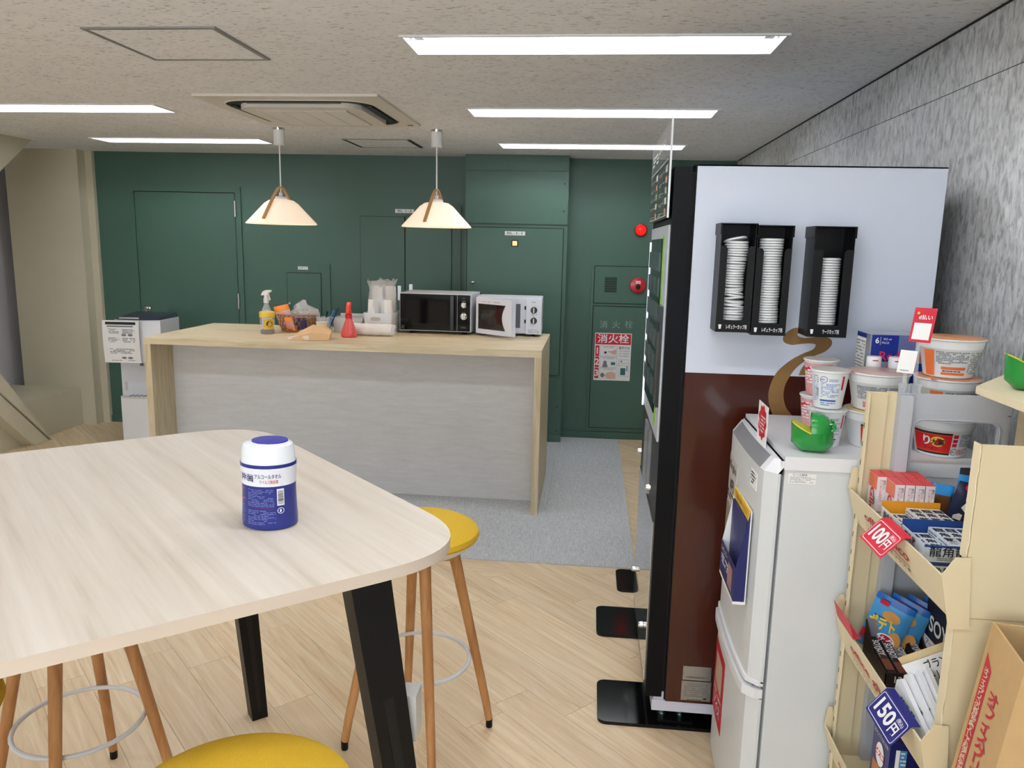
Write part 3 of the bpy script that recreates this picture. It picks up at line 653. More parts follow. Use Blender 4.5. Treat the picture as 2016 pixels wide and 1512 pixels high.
m_org = M('orange_wrapper', (240, 140, 40), .35); m_pink = M('pale_pink_wrapper', (232, 196, 186), .4, var=(60, .15)); m_lpink = M('rose_wrapper', (214, 150, 140), .4, var=(50, .2)); m_navy = M('navy_wrapper', (46, 42, 84), .4, var=(50, .3))
bz = ZT+.012
pack('snack_pack', 'pink snack pack with orange top leaning in the basket', 'snack', (p.x-.05, 4.995, bz), .10, .17, .034, [m_pink, m_org], R(12), R(8), ry=R(-14))
pack('snack_pack', 'rose coloured snack pack low in the basket', 'snack', (p.x-.012, 4.945, bz), .07, .092, .025, [m_lpink, m_org, m_org], R(20), R(-20))
pack('snack_pack', 'dark navy snack pack at the right of the basket', 'snack', (p.x+.055, 4.965, bz), .07, .088, .03, [m_navy, m_navy], R(15), R(10))
cbm = NB(); bmesh.ops.create_icosphere(cbm, subdivisions=3, radius=1)
rq = random.Random(5)
for v in cbm.verts:
    d = v.co.copy(); k = 1+.12*math.sin(9*d.x+4*d.y)+.10*math.sin(13*d.y+7*d.z)+rq.uniform(-.06, .06)
    v.co = Vector((d.x*.062*k, d.y*.05*k, d.z*.045*k))
    if d.z > .8: v.co.z += .03*(d.z-.8)/.2
    if d.x > .7: v.co.x += .03*(d.x-.7)/.3
pb = thing('plastic_bag', 'crumpled clear plastic bag lying in the basket', 'bag', (p.x+.045, 5.01, ZT+.125)); pb.scale = (1.25, 1.1, 1.15); obj('film', cbm, m_foil, pb)
# --- tan paper bag lying down
p0, p1 = RZ(573, 668, ZT), RZ(618, 668, ZT)
bg = thing('paper_bag', 'tan paper bag lying on the counter before the basket', 'bag', (p0.x, p0.y, ZT), R(8))
bm = NB(); n = 7; prof = []
L_ = .235
secs = [(0, .02, .075), (.04, .045, .085), (.12, .085, .088), (.19, .08, .08), (.235, .055, .07)]
rings = []
for x, h, hw in secs:
    rings.append([bm.verts.new((x+.01*math.sin(k), y*hw+.04, z*h)) for k, (y, z) in enumerate(((-1, .02), (-.98, .55), (-.3, .93), (.35, 1), (1, .5), (1, .02)))])
for a, b_ in zip(rings, rings[1:]):
    for k in range(6): bm.faces.new((a[k], a[(k+1) % 6], b_[(k+1) % 6], b_[k]))
bm.faces.new(rings[0]); bm.faces.new(list(reversed(rings[-1])))
obj('bag_body', bm, M('tan_paper', (222, 184, 138), .7, bump=(40, .6)), bg, ang=20)
bm = NB(); hexa(bm, [(-.012, -.03, .005), (-.002, -.035, .004), (.12, -.05, .006), (.12, -.045, .006), (-.012, -.03, .024), (-.002, -.028, .026), (.12, -.051, .03), (.12, -.046, .03)]); obj('bag_window', bm, M('pale_tape', (236, 214, 196), .4), bg)
# --- small paper cup
def papercup(name, label, loc, r0, r1, h, mat, group=None, cat='cup'):
    t = thing(name, label, cat, loc, 0, group); bm = NB()
    lathe(bm, [(r0, 0), (r0*.99, .004), (r1, h-.004), (r1+.002, h-.002), (r1+.002, h), (r1-.001, h), (r0-.002, .006), (.001, .006)], 28, cap=True); obj('cup_wall', bm, mat, t)
    return t
p = RZ(631, 660, ZT); papercup('paper_cup', 'small cream paper cup behind the tan paper bag', (p.x, p.y+.03, ZT), .026, .036, .083, M('cream_paper', (232, 222, 204), .6))
# --- pen holder and pens
p = RZ(643, 656, ZT); ph = thing('pen_holder', 'clear square pen holder with pens beside the white tray', 'pen holder', (p.x-.025, p.y+.035, ZT)); w = .04
for k, q in enumerate(((-w, w, -w, -w+.002), (-w, w, w-.002, w), (-w, -w+.002, -w, w), (w-.002, w, -w, w))): obj('side', B(*q, .002, .105), m_clear, ph, smooth=False)
obj('base', B(-w, w, -w, w, 0, .002), m_clear, ph, smooth=False)
for k, (dx, dy, tx, col, nm) in enumerate(((-.018, .0, -.02, m_steel, 'silver ballpoint pen'), (-.004, .01, .02, m_black, 'black ballpoint pen'), (.014, -.004, .05, M('blue_pen', (60, 140, 190), .3), 'blue pen leaning outward'), (.02, .012, .07, M('navy_pen', (24, 40, 90), .3), 'navy pen leaning outward'))):
    t = thing('pen', nm+' in the clear holder', 'pen', (p.x-.025+dx, p.y+.035+dy, ZT+.004)); bm = NB(); L2 = .125+.012*k
    tube(bm, [(0, 0, 0), (tx*.15, 0, L2*.15), (tx, 0, L2)], [.001, .0042, .0042], 8); obj('barrel', bm, col, t)
    bm = NB(); box(bm, tx+.004, tx+.006, -.0015, .0015, L2-.04, L2-.004); obj('clip', bm, col, t)
# --- tray box, bin, bag roll, flask
p0, p1 = RZ(652, 656, ZT), RZ(733, 655, ZT)
ty = 5.02
tr = thing('storage_tray', 'low grey plastic tray between the pen holder and the white bin', 'tray', (-1.602, ty+.06, ZT))
def bin_(t, hw, hd, h, mat, th=.003, r=.015, taper=.9):
    bm = NB(); o = rpoly(-hw, hw, -hd, hd, r, 5); ii = rpoly(-hw+th, hw-th, -hd+th, hd-th, r, 5); n = len(o)
    rows = [[(x*taper, y*taper, 0) for x, y in o], [(x, y, h) for x, y in o], [(x, y, h) for x, y in ii], [(x*taper, y*taper, th) for x, y in ii]]
    V = [[bm.verts.new(q) for q in r_] for r_ in rows]
    for a, b_ in zip(V, V[1:]):
        for k in range(n): bm.faces.new((a[k], a[(k+1) % n], b_[(k+1) % n], b_[k]))
    bm.faces.new(list(reversed(V[0]))); bm.faces.new(V[-1]); return obj('body', bm, mat, t)
bin_(tr, .104, .075, .1, m_greyp); obj('label_card', B(-.02, .05, -.0765, -.0755, .06, .085), m_paper, tr, smooth=False); T(tr, 'スプーン', lambda x, y, c=0: Vector((x, -.0765-c, y)), .015, .0725, .014, m_ink)
obj('tray_rim', B(-.09, .1, .068, .074, .1, .118), m_greyp, tr, bevel=.003)
bn = thing('storage_bin', 'white plastic bin with a handle slot holding bagged cups', 'bin', (-1.392, 5.12, ZT), R(-2)); bin_(bn, .098, .13, .138, m_white, r=.03, taper=.92)
bm = NB(); prism(bm, rpoly(-.042, .026, .088, .112, .0119, 6), -.1315, -.1285, lambda u, v, w: (u, w, v)); obj('handle_slot', bm, M('slot_beige', (190, 180, 160), .6), bn)
bm = NB(); o = rpoly(-.048, .032, .082, .118, .0179, 6); i_ = rpoly(-.042, .026, .088, .112, .0119, 6)
n = len(o); vo = [bm.verts.new((u, -.1325, v)) for u, v in o]; vi = [bm.verts.new((u, -.1325, v)) for u, v in i_]
for k in range(n): bm.faces.new((vo[k], vo[(k+1) % n], vi[(k+1) % n], vi[k]))
obj('handle_rim', bm, m_white, bn)
m_cup = M('white_cup_paper', (240, 240, 236), .55)
spots = ((-.046, -.052, 2), (.046, -.055, 2), (-.046, .042, 3), (.046, .042, 3))
for k, (dx, dy, n) in enumerate(spots):
    tall = n == 3
    t = thing('cup_stack', ('tall' if tall else 'short')+' stack of upturned white cups standing in the white bin', 'cups', (-1.392+dx, 5.12+dy, ZT+.006), 0, ('tall' if tall else 'short')+' cup stacks in the bin')
    hh = .24 if tall else .155
    for j in range(5):
        bm = NB(); z = j*.014; lathe(bm, [(.045, z), (.045, z+.004), (.0425, z+.013)], 24, cap=False); obj('cup_rim', bm, m_cup, t)
    bm = NB(); lathe(bm, [(.0425, .07), (.034, hh+.06), (.032, hh+.062), (.001, hh+.06)], 24); obj('cup_wall', bm, m_cup, t)
fb_ = thing('film_bag', 'crinkled clear film bag over the cup stacks in the bin', 'bag', (-1.392, 5.115, ZT+.012)); bm = NB(); rq = random.Random(9)
ringsF = []
for z, k in ((.0, .80), (.06, .86), (.12, .98), (.2, .97), (.26, .9), (.3, .88), (.335, 1.06)):
    ringsF.append([bm.verts.new(((math.cos(a)*.094*k)*(abs(math.cos(a))**-.25 if abs(math.cos(a)) > .3 else 1.2)**.4+rq.uniform(-.006, .006)*(z > .1), math.sin(a)*.092*k+rq.uniform(-.006, .006)*(z > .1), z+rq.uniform(-.012, .018)*(z > .25))) for a in [2*math.pi*i/26 for i in range(26)]])
for a, b_ in zip(ringsF, ringsF[1:]):
    for i in range(26): bm.faces.new((a[i], a[(i+1) % 26], b_[(i+1) % 26], b_[i]))
obj('film', bm, m_foil, fb_, ang=20)
p0, p1 = RZ(695, 661, ZT), RZ(772, 664, ZT)
rl = thing('bag_roll', 'white roll of plastic bags lying before the white bin', 'roll', (-1.40, 4.90, ZT), R(-2))
bm = NB(); prof = []
for i in range(15):
    x = -.135+.27*i/14; prof.append((x, .038+.0015*math.sin(i*1.7)))
tube(bm, [(x, 0, .041) for x, r in prof], [r for x, r in prof], 24); obj('roll', bm, M('milky_plastic', (236, 232, 226), .4, bump=(30, .4)), rl)
bm = NB(); rq = random.Random(4)
rr0 = [bm.verts.new((.135, math.cos(a)*.038, .041+math.sin(a)*.038)) for a in [2*math.pi*i/20 for i in range(20)]]; rr1 = [bm.verts.new((.152+rq.uniform(-.006, .008), math.cos(a)*.032*rq.uniform(.8, 1.1), .041+math.sin(a)*.03*rq.uniform(.8, 1.1))) for a in [2*math.pi*i/20 for i in range(20)]]
for i in range(20): bm.faces.new((rr0[i], rr0[(i+1) % 20], rr1[(i+1) % 20], rr1[i]))
obj('loose_end', bm, m_foil, rl, ang=10)
p = RZ(683, 665, ZT)
fk = thing('flask_sprayer', 'red conical flask shaped spray bottle on the counter', 'spray bottle', (p.x, p.y+.045, ZT), R(78))
m_redp = M('translucent_red', (238, 92, 92), .15, alpha=.74, spec=.7); m_redo = M('orange_red_plastic', (226, 66, 34), .3)
bm = NB(); lathe(bm, [(.044, 0), (.05, .006), (.052, .02), (.048, .035), (.02, .118), (.019, .125)], 32); obj('bottle', bm, m_redp, fk)
bm = NB(); lathe(bm, [(.043, .003), (.048, .008), (.05, .02), (.047, .033), (.046, .034)], 32); obj('liquid', bm, M('pink_liquid', (226, 120, 112), .3), fk)
bm = NB(); lathe(bm, [(.022, .118), (.022, .145), (.014, .15), (.013, .165)], 24); obj('neck_ring', bm, M('deep_red_plastic', (190, 30, 38), .3), fk)
bm = NB(); prism(bm, [(-.02, .15), (-.012, .20), (.004, .222), (.014, .22), (.012, .2), (.006, .185), (.012, .155)], -.011, .011, lambda u, v, w: (u, w, v)); prism(bm, [(.012, .17), (.018, .172), (.03, .135), (.024, .132)], -.006, .006, lambda u, v, w: (u, w, v)); obj('trigger_head', bm, m_redo, fk, bevel=.003)
# --- black microwave
m_glass = M('black_glass', (3, 4, 5), .06, spec=.3); m_mwsil = M('silver_white_shell', (214, 216, 220), .3)
def knob(parent, s, z, r, y, mat, mark):
    bm = NB(); lathe(bm, [(r*1.15, 0), (r*1.15, .003), (r, .004), (r*.92, .018), (r*.8, .02), (.001, .02)], 28); bmesh.ops.transform(bm, matrix=Matrix.Translation((s, y, z)) @ Matrix.Rotation(R(90), 4, 'X'), verts=bm.verts)
    k = obj('knob', bm, mat, parent); obj('grip', B(s-r*.16, s+r*.16, y-.026, y-.018, z-r*.85, z+r*.85), mark, k, bevel=.002); return k
mw = thing('microwave', 'black fronted microwave with silver edge beside the white one', 'microwave', (-1.026, 5.10, ZT), R(-1.5)); w, d, h0, h1 = .243, .17, .02, .272
obj('shell', B(-w, w, 0, 2*d, h0, h1), m_mwsil, mw, bevel=.008, seg=3)
obj('door', B(-w+.006, .148, -.012, 0, h0+.006, h1-.006), m_glass, mw, bevel=.003); obj('control_panel', B(.153, w-.006, -.012, 0, h0+.006, h1-.006), m_glass, mw, bevel=.003)
obj('door_handle', B(.108, .13, -.03, -.012, h0+.012, h1-.012), M('dark_handle', (22, 22, 24), .25), mw, bevel=.005)
obj('window', B(-w+.045, .085, -.0126, -.012, .065, .225), M('tinted_glass', (9, 8, 9), .05, spec=.35), mw, smooth=False)
for z, r in ((.20, .0165), (.125, .0195)): knob(mw, .195, z, r, -.012, m_chrome, m_steel)
fm = lambda x, y, c=0.0: Vector((x, -.012-c, y))
fine(mw, fm, .178, .212, .046, .056, 2, m_inkgrey); fine(mw, fm, .183, .208, .242, .247, 1, m_inkgrey, c=.0006); fine(mw, fm, .18, .21, .222, .23, 1, m_inkgrey); fine(mw, fm, .18, .21, .15, .156, 1, m_inkgrey); fine(mw, fm, -w+.012, -w+.035, .032, .058, 4, m_inkgrey, seed=4)
for dx in (-.17, .19):
    for dy in (.05, .28):
        bm = NB(); lathe(bm, [(.014, 0), (.02, h0)], 14, (dx, dy, 0)); obj('foot', bm, m_black, mw)
# --- white microwave, door ajar
m_mww = M('cool_white_shell', (222, 225, 234), .35)
mv = thing('microwave', 'white microwave with its door ajar at the end of the counter', 'microwave', (-.535, 5.14, ZT), R(2)); w, d, h0, h1 = .218, .145, .018, .255
obj('shell', B(-w, w, .001, 2*d, h0, h1), m_mww, mv, bevel=.006, seg=2)
obj('front_face', B(-w+.004, .114, -.004, .001, h0+.004, h1-.004), m_mww, mv, smooth=False)
obj('cavity', B(-w+.04, .076, -.0052, -.004, .055, .215), M('cavity_grey', (88, 92, 100), .5), mv, smooth=False)
obj('control_panel', B(.116, w, -.03, .001, h0, h1-.002), m_mww, mv, bevel=.004)
for z in (.19, .10): obj('latch_slot', B(.103, .113, -.0056, -.004, z-.012, z+.012), m_black, mv, smooth=False)
for z in (.178, .108): knob(mv, .166, z, .019, -.03, M('dark_grey_knob', (52, 50, 48), .4), m_steel)
fv = lambda x, y, c=0.0: Vector((x, -.03-c, y))
fine(mv, fv, .15, .182, .228, .234, 1, m_ink); fine(mv, fv, .128, .202, .148, .153, 1, m_inkgrey, fill=.1); fine(mv, fv, .13, .202, .045, .05, 1, m_inkgrey); fine(mv, fv, .13, .202, .026, .042, 3, m_inkgrey, seed=3)
obj('side_recess', B(w-.001, w+.001, .03, .26, .05, .22), m_greyp, mv, smooth=False)
for dx in (-.16, .16):
    for dy in (.04, .25):
        bm = NB(); lathe(bm, [(.012, 0), (.017, h0)], 14, (dx, dy, 0)); obj('foot', bm, m_black, mv)
# open door: built closed from the hinge, then swung
dm = Matrix.Translation((-w, -.03, 0)) @ Matrix.Rotation(R(-38), 4, 'Z')
dw = w+.112
bm = NB(); box(bm, 0, dw, -.0, .026, h0, h1-.002, mat=dm); dr = obj('door', bm, m_mww, mv, bevel=.004)
def darc(t): return .215-.045*math.sin(math.pi*t)
pol = [(.022, .05)]+[(.264-.03*math.sin(math.pi*k/10), .05+.165*k/10) for k in range(11)]+[(.022, .215)]
bm = NB(); prism(bm, pol, -.0012, -.0004, lambda u, v, w_: tuple(dm @ Vector((u, w_, v)))); obj('door_window', bm, M('door_glass', (30, 27, 27), .06, spec=.7), dr)
bm = NB(); pol = [(dw-.002, h0+.004)]+[(dw-.03-.034*math.sin(math.pi*k/12), h0+.01+(h1-h0-.022)*k/12) for k in range(13)]+[(dw-.002, h1-.006)]
prism(bm, pol, -.016, 0, lambda u, v, w_: tuple(dm @ Vector((u, w_, v)))); obj('door_handle', bm, m_mww, dr, bevel=.003)
fd = lambda x, y, c=0.0: dm @ Vector((x, -c, y)); fine(dr, fd, .04, .22, .226, .234, 1, m_inkgrey, fill=.2, dash=.05)
# ================================================================ water dispenser
m_disp = M('glossy_white', (232, 234, 238), .25)
wt = thing('water_dispenser', 'white floor standing water dispenser with a notice taped on it', 'water dispenser', (-3.40, 5.66, 0), R(4))
hw, hd = .165, .165
def dsec(f=1.0, front=.025): # rounded-front cross-section
    pts = [(hw*f, hd), (-hw*f, hd)]
    for k in range(9): t = -1+2*k/8; pts.append((t*hw*f, -hd+.02-front*(1-t*t)))
    return pts
bm = NB(); prism(bm, dsec(), .0, .38); obj('lower_body', bm, m_disp, wt, bevel=.004)
obj('seam', B(-hw-.0005, hw+.0005, -hd+.05, hd, .325, .327), m_inkgrey, wt, smooth=False)
bm = NB(); prism(bm, dsec(1.0, .028), .38, .395); obj('drip_tray', bm, m_greyp, wt, bevel=.004)
for k in range(6): obj('tray_slot', B(-.10+k*.035, -.085+k*.035, -hd+.01, -hd+.08, .3945, .3965), m_inkgrey, wt, smooth=False)
bm = NB(); prism(bm, [(hw, hd), (-hw, hd), (-hw, -hd+.05), (-.07, -hd+.085), (.07, -hd+.085), (hw, -hd+.05)], .395, .66); obj('niche', bm, M('pale_blue_white', (214, 218, 226), .3), wt)
bm = NB(); lathe(bm, [(.012, .63), (.012, .66)], 14, (0, -.12, 0)); obj('tap', bm, m_inkgrey, wt)
bm = NB(); prism(bm, dsec(1.06, .03), .66, .985); obj('upper_body', bm, m_disp, wt, bevel=.006)
bm = NB(); a = [(x*1.05, y*1.03) for x, y in dsec(1.0, .03)]
lo = [bm.verts.new((x, y, .985)) for x, y in a]; hi = [bm.verts.new((x*.9, y*.9+.01, 1.02 if y > 0 else 1.0)) for x, y in a]
for k in range(len(a)): bm.faces.new((lo[k], lo[(k+1) % len(a)], hi[(k+1) % len(a)], hi[k]))
bm.faces.new(hi); bm.faces.new(list(reversed(lo))); obj('top_cover', bm, M('dark_grey_gloss', (48, 52, 62), .25), wt)
obj('button_strip', B(-.12, .03, -.175, -.15, .992, 1.004), m_chrome, wt, bevel=.004)
nt_ = thing('notice', 'white printed notice hanging on the water dispenser', 'notice', (-3.475, 5.462, .665), R(4)); nt_.scale = (1.2, 1, 1.1); bm = NB()
for k in range(8):
    z0, z1 = .29*k/8, .29*(k+1)/8; y = lambda z: -.022-.012*math.sin(z*9)
    hexa(bm, [(-.115, y(z0)-.001, z0), (.115, y(z0)-.001, z0), (.115, y(z0), z0), (-.115, y(z0), z0), (-.115, y(z1)-.001, z1), (.115, y(z1)-.001, z1), (.115, y(z1), z1), (-.115, y(z1), z1)])
bmesh.ops.remove_doubles(bm, verts=bm.verts, dist=1e-5); obj('sheet', bm, m_paper, nt_)
fn_ = lambda x, y, c=0.0: Vector((x, -.0232-.012*math.sin(y*9)-c, y))
patch(nt_, fn_, -.095, .095, .262, .28, m_ink, c=.0012); patch(nt_, fn_, -.085, .08, .246, .255, m_inkgrey, c=.0012)
for k, (a, b_, y0, y1, r) in enumerate(((-.08, -.01, .2, .235, 4), (.01, .09, .2, .235, 4), (-.08, -.01, .14, .175, 4), (.01, .09, .14, .175, 3), (-.075, .08, .062, .1, 4), (-.07, .08, .012, .02, 1))): fine(nt_, fn_, a, b_, y0, y1, r, m_inkgrey, seed=k, c=.0012)
for x, y in ((.02, .192), (.06, .192), (.01, .035), (.05, .035)): patch(nt_, fn_, 0, 0, 0, 0, m_inkgrey, c=.0012, poly=disc(x, y, .016, .008, 14))
wf2 = lambda x, y, c=0.0: Vector((x, -hd+.06-c, y)); 
patch(wt, lambda x, y, c=0.0: Vector((x, -hd+.052-(x+hw)/.095*-.035-c, y)), -.148, -.128, .43, .5, M('pale_red_print', (226, 190, 192), .5), c=.002)
flush_text()
# ================================================================ high table and stools
m_tab = ramp_mat('whitewashed_wood', [(.25, (192, 180, 160)), (.42, (211, 201, 185)), (.6, (221, 212, 198)), (.8, (232, 225, 213))], (.9, 20, 20), rough=.5, rot=R(134.7), dist=.12, nrough=.6)
m_edge = M('pale_wood_edge', (214, 200, 184), .5)
ZTB = 1.0
A = [RZ(*p, ZTB) for p in ((0, 1305), (700, 1135))]; Bq = [RZ(*p, ZTB) for p in ((810, 992), (570.5, 870.2))]; Cq = [RZ(*p, ZTB) for p in ((400, 848), (0, 893))]
def isect(a, b_):
    p, r = Vector(a[0][:2]), Vector(a[1][:2])-Vector(a[0][:2]); q, s = Vector(b_[0][:2]), Vector(b_[1][:2])-Vector(b_[0][:2])
    t = ((q-p).x*s.y-(q-p).y*s.x)/(r.x*s.y-r.y*s.x); return p+r*t
c1 = isect(A, Bq); c2 = isect(Bq, Cq); dA = (Vector(A[0][:2])-Vector(A[1][:2])).normalized(); LT = 1.85
c3 = c2+dA*LT; c4 = c1+dA*LT
tc_ = (c1+c2+c3+c4)/4
tb = thing('high_table', 'whitewashed wood high table with rounded corners and black legs', 'table', (tc_.x, tc_.y, 0))
poly = roundpoly([c1, c2, c3, c4], [.235, .21, .2, .2], 14)
bm = NB(); prism(bm, poly, ZTB-.024, ZTB, mi=1, mis=0); obj('tabletop', bm, [m_tab, m_edge], tb, W=True, bevel=.003, seg=2)
# legs: splayed black extrusions with a groove, tapering to the floor
m_leg = M('black_powder_coat', (8, 9, 11), .42, spec=.3)
nrm = Vector((-dA.y, dA.x)); 
if nrm.dot(c2-c1) < 0: nrm = -nrm
def leg(top, foot, ax):
    bm = NB(); ax = Vector((ax.x, ax.y, 0)); t, f = Vector((*top, ZTB-.03)), Vector((*foot, 0)); az = Vector((0, 0, 1)).cross(ax)
    def rect(c, wa, wb): return [c-ax*wa-az*wb, c+ax*wa-az*wb, c+ax*wa+az*wb, c-ax*wa+az*wb]
    hexa(bm, rect(f, .026, .026)+rect(t, .042, .026)); lg = obj('leg', bm, m_leg, tb, W=True, bevel=.004)
    for s in (-1, 1):
        b2 = NB(); hexa(b2, [p+az*s*.0262 for p in rect(f+Vector((0, 0, .03)), .006, .001)]+[p+az*s*.0262 for p in rect(t-Vector((0, 0, .03)), .012, .001)]); obj('groove', b2, M('groove_black', (4, 4, 5), .6), lg, W=True)
    return lg
fa = RZ(508, 1408, 0); legF = Vector((fa.x, fa.y))
off = (legF-c2); mid = (c1+c2)/2
mir = legF-nrm*2*((legF-mid).dot(nrm))
# splay: tops lie inward from the feet towards the table middle
def topof(f): return f+(tc_-f).normalized()*.045+dA*.035
topN = Vector(RZ(718, 1128, ZTB-.03)[:2])
leg(topof(legF), legF, dA); 
footN = Vector(RY(800, 1512, 1.36)[:2]); 
leg(topN, topN+Vector((.115, .0))+dA*-.02, dA)
for f in (legF+dA*(LT-.45), topN+dA*(LT-.45)): leg(topof(f), f, dA)
q0, q1 = topof(legF)-nrm*.12, topN+nrm*.16
for a, b_ in ((q0, q1), (q0, q0+dA*(LT-.45)), (q1, q1+dA*(LT-.45)), (q0+dA*(LT-.45), q1+dA*(LT-.45))):
    bm = NB(); v = (b_-a).normalized(); n2 = Vector((-v.y, v.x))*.02
    hexa(bm, [(*(a+n2), ZTB-.06), (*(a-n2), ZTB-.06), (*(b_-n2), ZTB-.06), (*(b_+n2), ZTB-.06), (*(a+n2), ZTB-.0245), (*(a-n2), ZTB-.0245), (*(b_-n2), ZTB-.0245), (*(b_+n2), ZTB-.0245)]); obj('frame_rail', bm, m_leg, tb, W=True)
# outlet box and cord fixed to the near leg
bxp = topN+Vector((.075, .045)); obj('outlet_box', B(bxp.x-.012, bxp.x+.02, bxp.y-.02, bxp.y+.03, .60, .70), m_greyp, tb, W=True, bevel=.006)
bm = NB(); tube(bm, [(bxp.x+.004, bxp.y, .60), (bxp.x+.012, bxp.y+.005, .5), (bxp.x+.03, bxp.y+.01, .3), (bxp.x+.05, bxp.y+.01, .12), (bxp.x+.06, bxp.y+.02, .006)], .004, 8); obj('outlet_cord', bm, m_greyp, tb, W=True)
# stools
m_beech = ramp_mat('beech_wood', [(.3, (168, 116, 70)), (.5, (188, 136, 86)), (.7, (204, 154, 102))], (30, 30, 3), rough=.45, dist=.6)
m_yel = M('yellow_mesh_fabric', (214, 174, 40), .85, bump=(420, .8), var=(300, .12)); m_shell = M('cream_shell', (226, 224, 214), .35)
def stool(loc, rz, label):
    t = thing('bar_stool', label, 'stool', (*loc, 0), rz, 'yellow bar stools'); r = .19
    bm = NB(); lathe(bm, [(r-.004, .70), (r, .708), (r-.004, .722), (r-.03, .737), (r*.5, .747), (.001, .75)], 40); obj('seat_cushion', bm, m_yel, t)
    bm = NB(); lathe(bm, [(.001, .655), (.10, .655), (.15, .668), (.178, .688), (.188, .704), (.184, .705)], 40, cap=False); obj('seat_shell', bm, m_shell, t)
    for k in range(4):
        a = R(90*k); c_, s_ = math.cos(a), math.sin(a); lp = []
        for z, rad, rr in ((.03, .237, .0125), (.10, .225, .0135), (.62, .115, .018), (.654, .107, .019)):
            lp.append(((c_*rad, s_*rad, z), rr))
        bm = NB(); tube(bm, [p for p, _ in lp], [q for _, q in lp], 14); lg = obj('leg', bm, m_beech, t)
        bm = NB(); lathe(bm, [(.0105, 0), (.0115, .006), (.0115, .032)], 12, (c_*.2385, s_*.2385, 0)); obj('foot_cap', bm, m_black, lg)
        bm = NB(); tube(bm, [(c_*.11, s_*.11, .625), (0, 0, .625)], .019, 8); obj('brace_bar', bm, m_beech, t)
    bm = NB(); tube(bm, [(math.cos(2*math.pi*i/40)*.163, math.sin(2*math.pi*i/40)*.163, .285) for i in range(40)], .0065, 8, closed=True); obj('foot_ring', bm, M('white_ring', (226, 228, 230), .35), t)
    return t
stool((-.505, 2.262), R(22), 'yellow bar stool tucked under the rounded table corner facing the vending machines')
stool((-1.352, 1.81), R(107), 'yellow bar stool pushed right under the far side of the table')
stool((-.525, 1.035), R(40), 'yellow bar stool standing by the near table edge beside the wet wipe canister')
stool((-1.275, 1.185), R(15), 'yellow bar stool under the table, next to the one pushed right under')
# ================================================================ wet wipe canister
p = RZ(523, 1043, ZTB)
cn = thing('wipe_canister', 'blue and white wet wipe canister standing on the high table', 'canister', (p.x-.006, p.y+.04, ZTB), R(-3)); cn.scale = (1.24, 1.24, 1.09)
m_blue = M('deep_blue_wrap', (32, 42, 120), .3); m_wrapw = M('wrap_white', (230, 233, 238), .3); m_navyw = M('navy_wrap', (26, 30, 88), .3); m_capw = M('cap_white', (236, 240, 243), .25)
sx, sy = 1.0, .86
prof = [(.043, 0), (.047, .004), (.0475, .015), (.046, .05), (.0455, .08), (.0465, .11), (.0475, .122), (.0475, .130)]
bm = NB(); lathe(bm, prof, 48, mis=[0, 0, 0, 0, 0, 1, 1, 2][:7], sy=sy); obj('body', bm, [m_blue, m_blue, m_navyw], cn)
def rad(z):
    for (r0, z0), (r1, z1) in zip(prof, prof[1:]):
        if z <= z1: return r0+(r1-r0)*(z-z0)/max(1e-6, z1-z0)
    return prof[-1][0]
def fc(x, y, c=0.0):
    r = rad(y)+c; a = R(-90)+x/.0465; return Vector((math.cos(a)*r, math.sin(a)*r*sy, y))
bm = NB(); n = 48; zs_ = [.088, .097, .106, .115, .1235]
for z0, z1 in zip(zs_, zs_[1:]):
    for i in range(n):
        x0, x1 = -.0465*math.pi+i*2*.0465*math.pi/n, -.0465*math.pi+(i+1)*2*.0465*math.pi/n; quad(bm, [fc(x0, z0, .0003), fc(x1, z0, .0003), fc(x1, z1, .0003), fc(x0, z1, .0003)])
bmesh.ops.remove_doubles(bm, verts=bm.verts, dist=1e-6); obj('white_band', bm, m_wrapw, cn)
bm = NB(); lathe(bm, [(.0465, .130), (.0455, .135), (.0445, .155), (.042, .163), (.036, .1665), (.001, .168)], 48, sy=sy); obj('cap', bm, m_capw, cn)
bm = NB(); lathe(bm, [(.031, .1668), (.0305, .1690), (.001, .1698)], 36, (.002, .004, 0), sy=.85); cl = obj('flip_lid', bm, M('flip_lid_blue', (40, 44, 150), .3), cn)
obj('lid_tab', B(-.008, .012, -.022, -.016, .167, .1696), MATS['flip_lid_blue'], cl, bevel=.001)
T(cn, '除菌', fc, -.0225, .1035, .0115, m_navyw, bold=.03, c=.0007); T(cn, 'できる', fc, -.0105, .106, .0036, m_navyw, vert=True, c=.0007)
T(cn, 'アルコールタオル', fc, .0165, .1075, .0075, m_navyw, width=.045, bold=.03, c=.0007); T(cn, 'ウイルス除去用', fc, .018, .097, .0062, m_red, width=.031, bold=.02, c=.0007)
T(cn, 'アルコ', fc, -.044, .109, .005, m_navyw, c=.0007); T(cn, 'ール', fc, -.042, .099, .005, m_navyw, c=.0007)
m_pbl = M('pale_blue_print', (138, 148, 205), .5); m_pinkp = M('pink_rule', (214, 90, 130), .5)
fine(cn, fc, -.022, .026, .048, .083, 11, m_pbl, seed=3, dash=.12, thick=.28); fine(cn, fc, -.022, .028, .012, .042, 9, m_pbl, seed=5, dash=.14, thick=.28); fine(cn, fc, -.05, -.03, .012, .05, 9, m_pbl, seed=6, thick=.28); fine(cn, fc, -.05, -.031, .076, .082, 2, m_pinkp, seed=8)
patch(cn, fc, -.05, -.029, .060, .062, m_pinkp, nx=4, c=.0006); patch(cn, fc, -.016, .026, .0462, .0474, M('dim_red_rule', (110, 30, 80), .5), nx=6, c=.0006)
patch(cn, fc, .031, .044, .05, .083, m_paper, nx=3, c=.0006, name='barcode_label')
rq = random.Random(2); z = .053
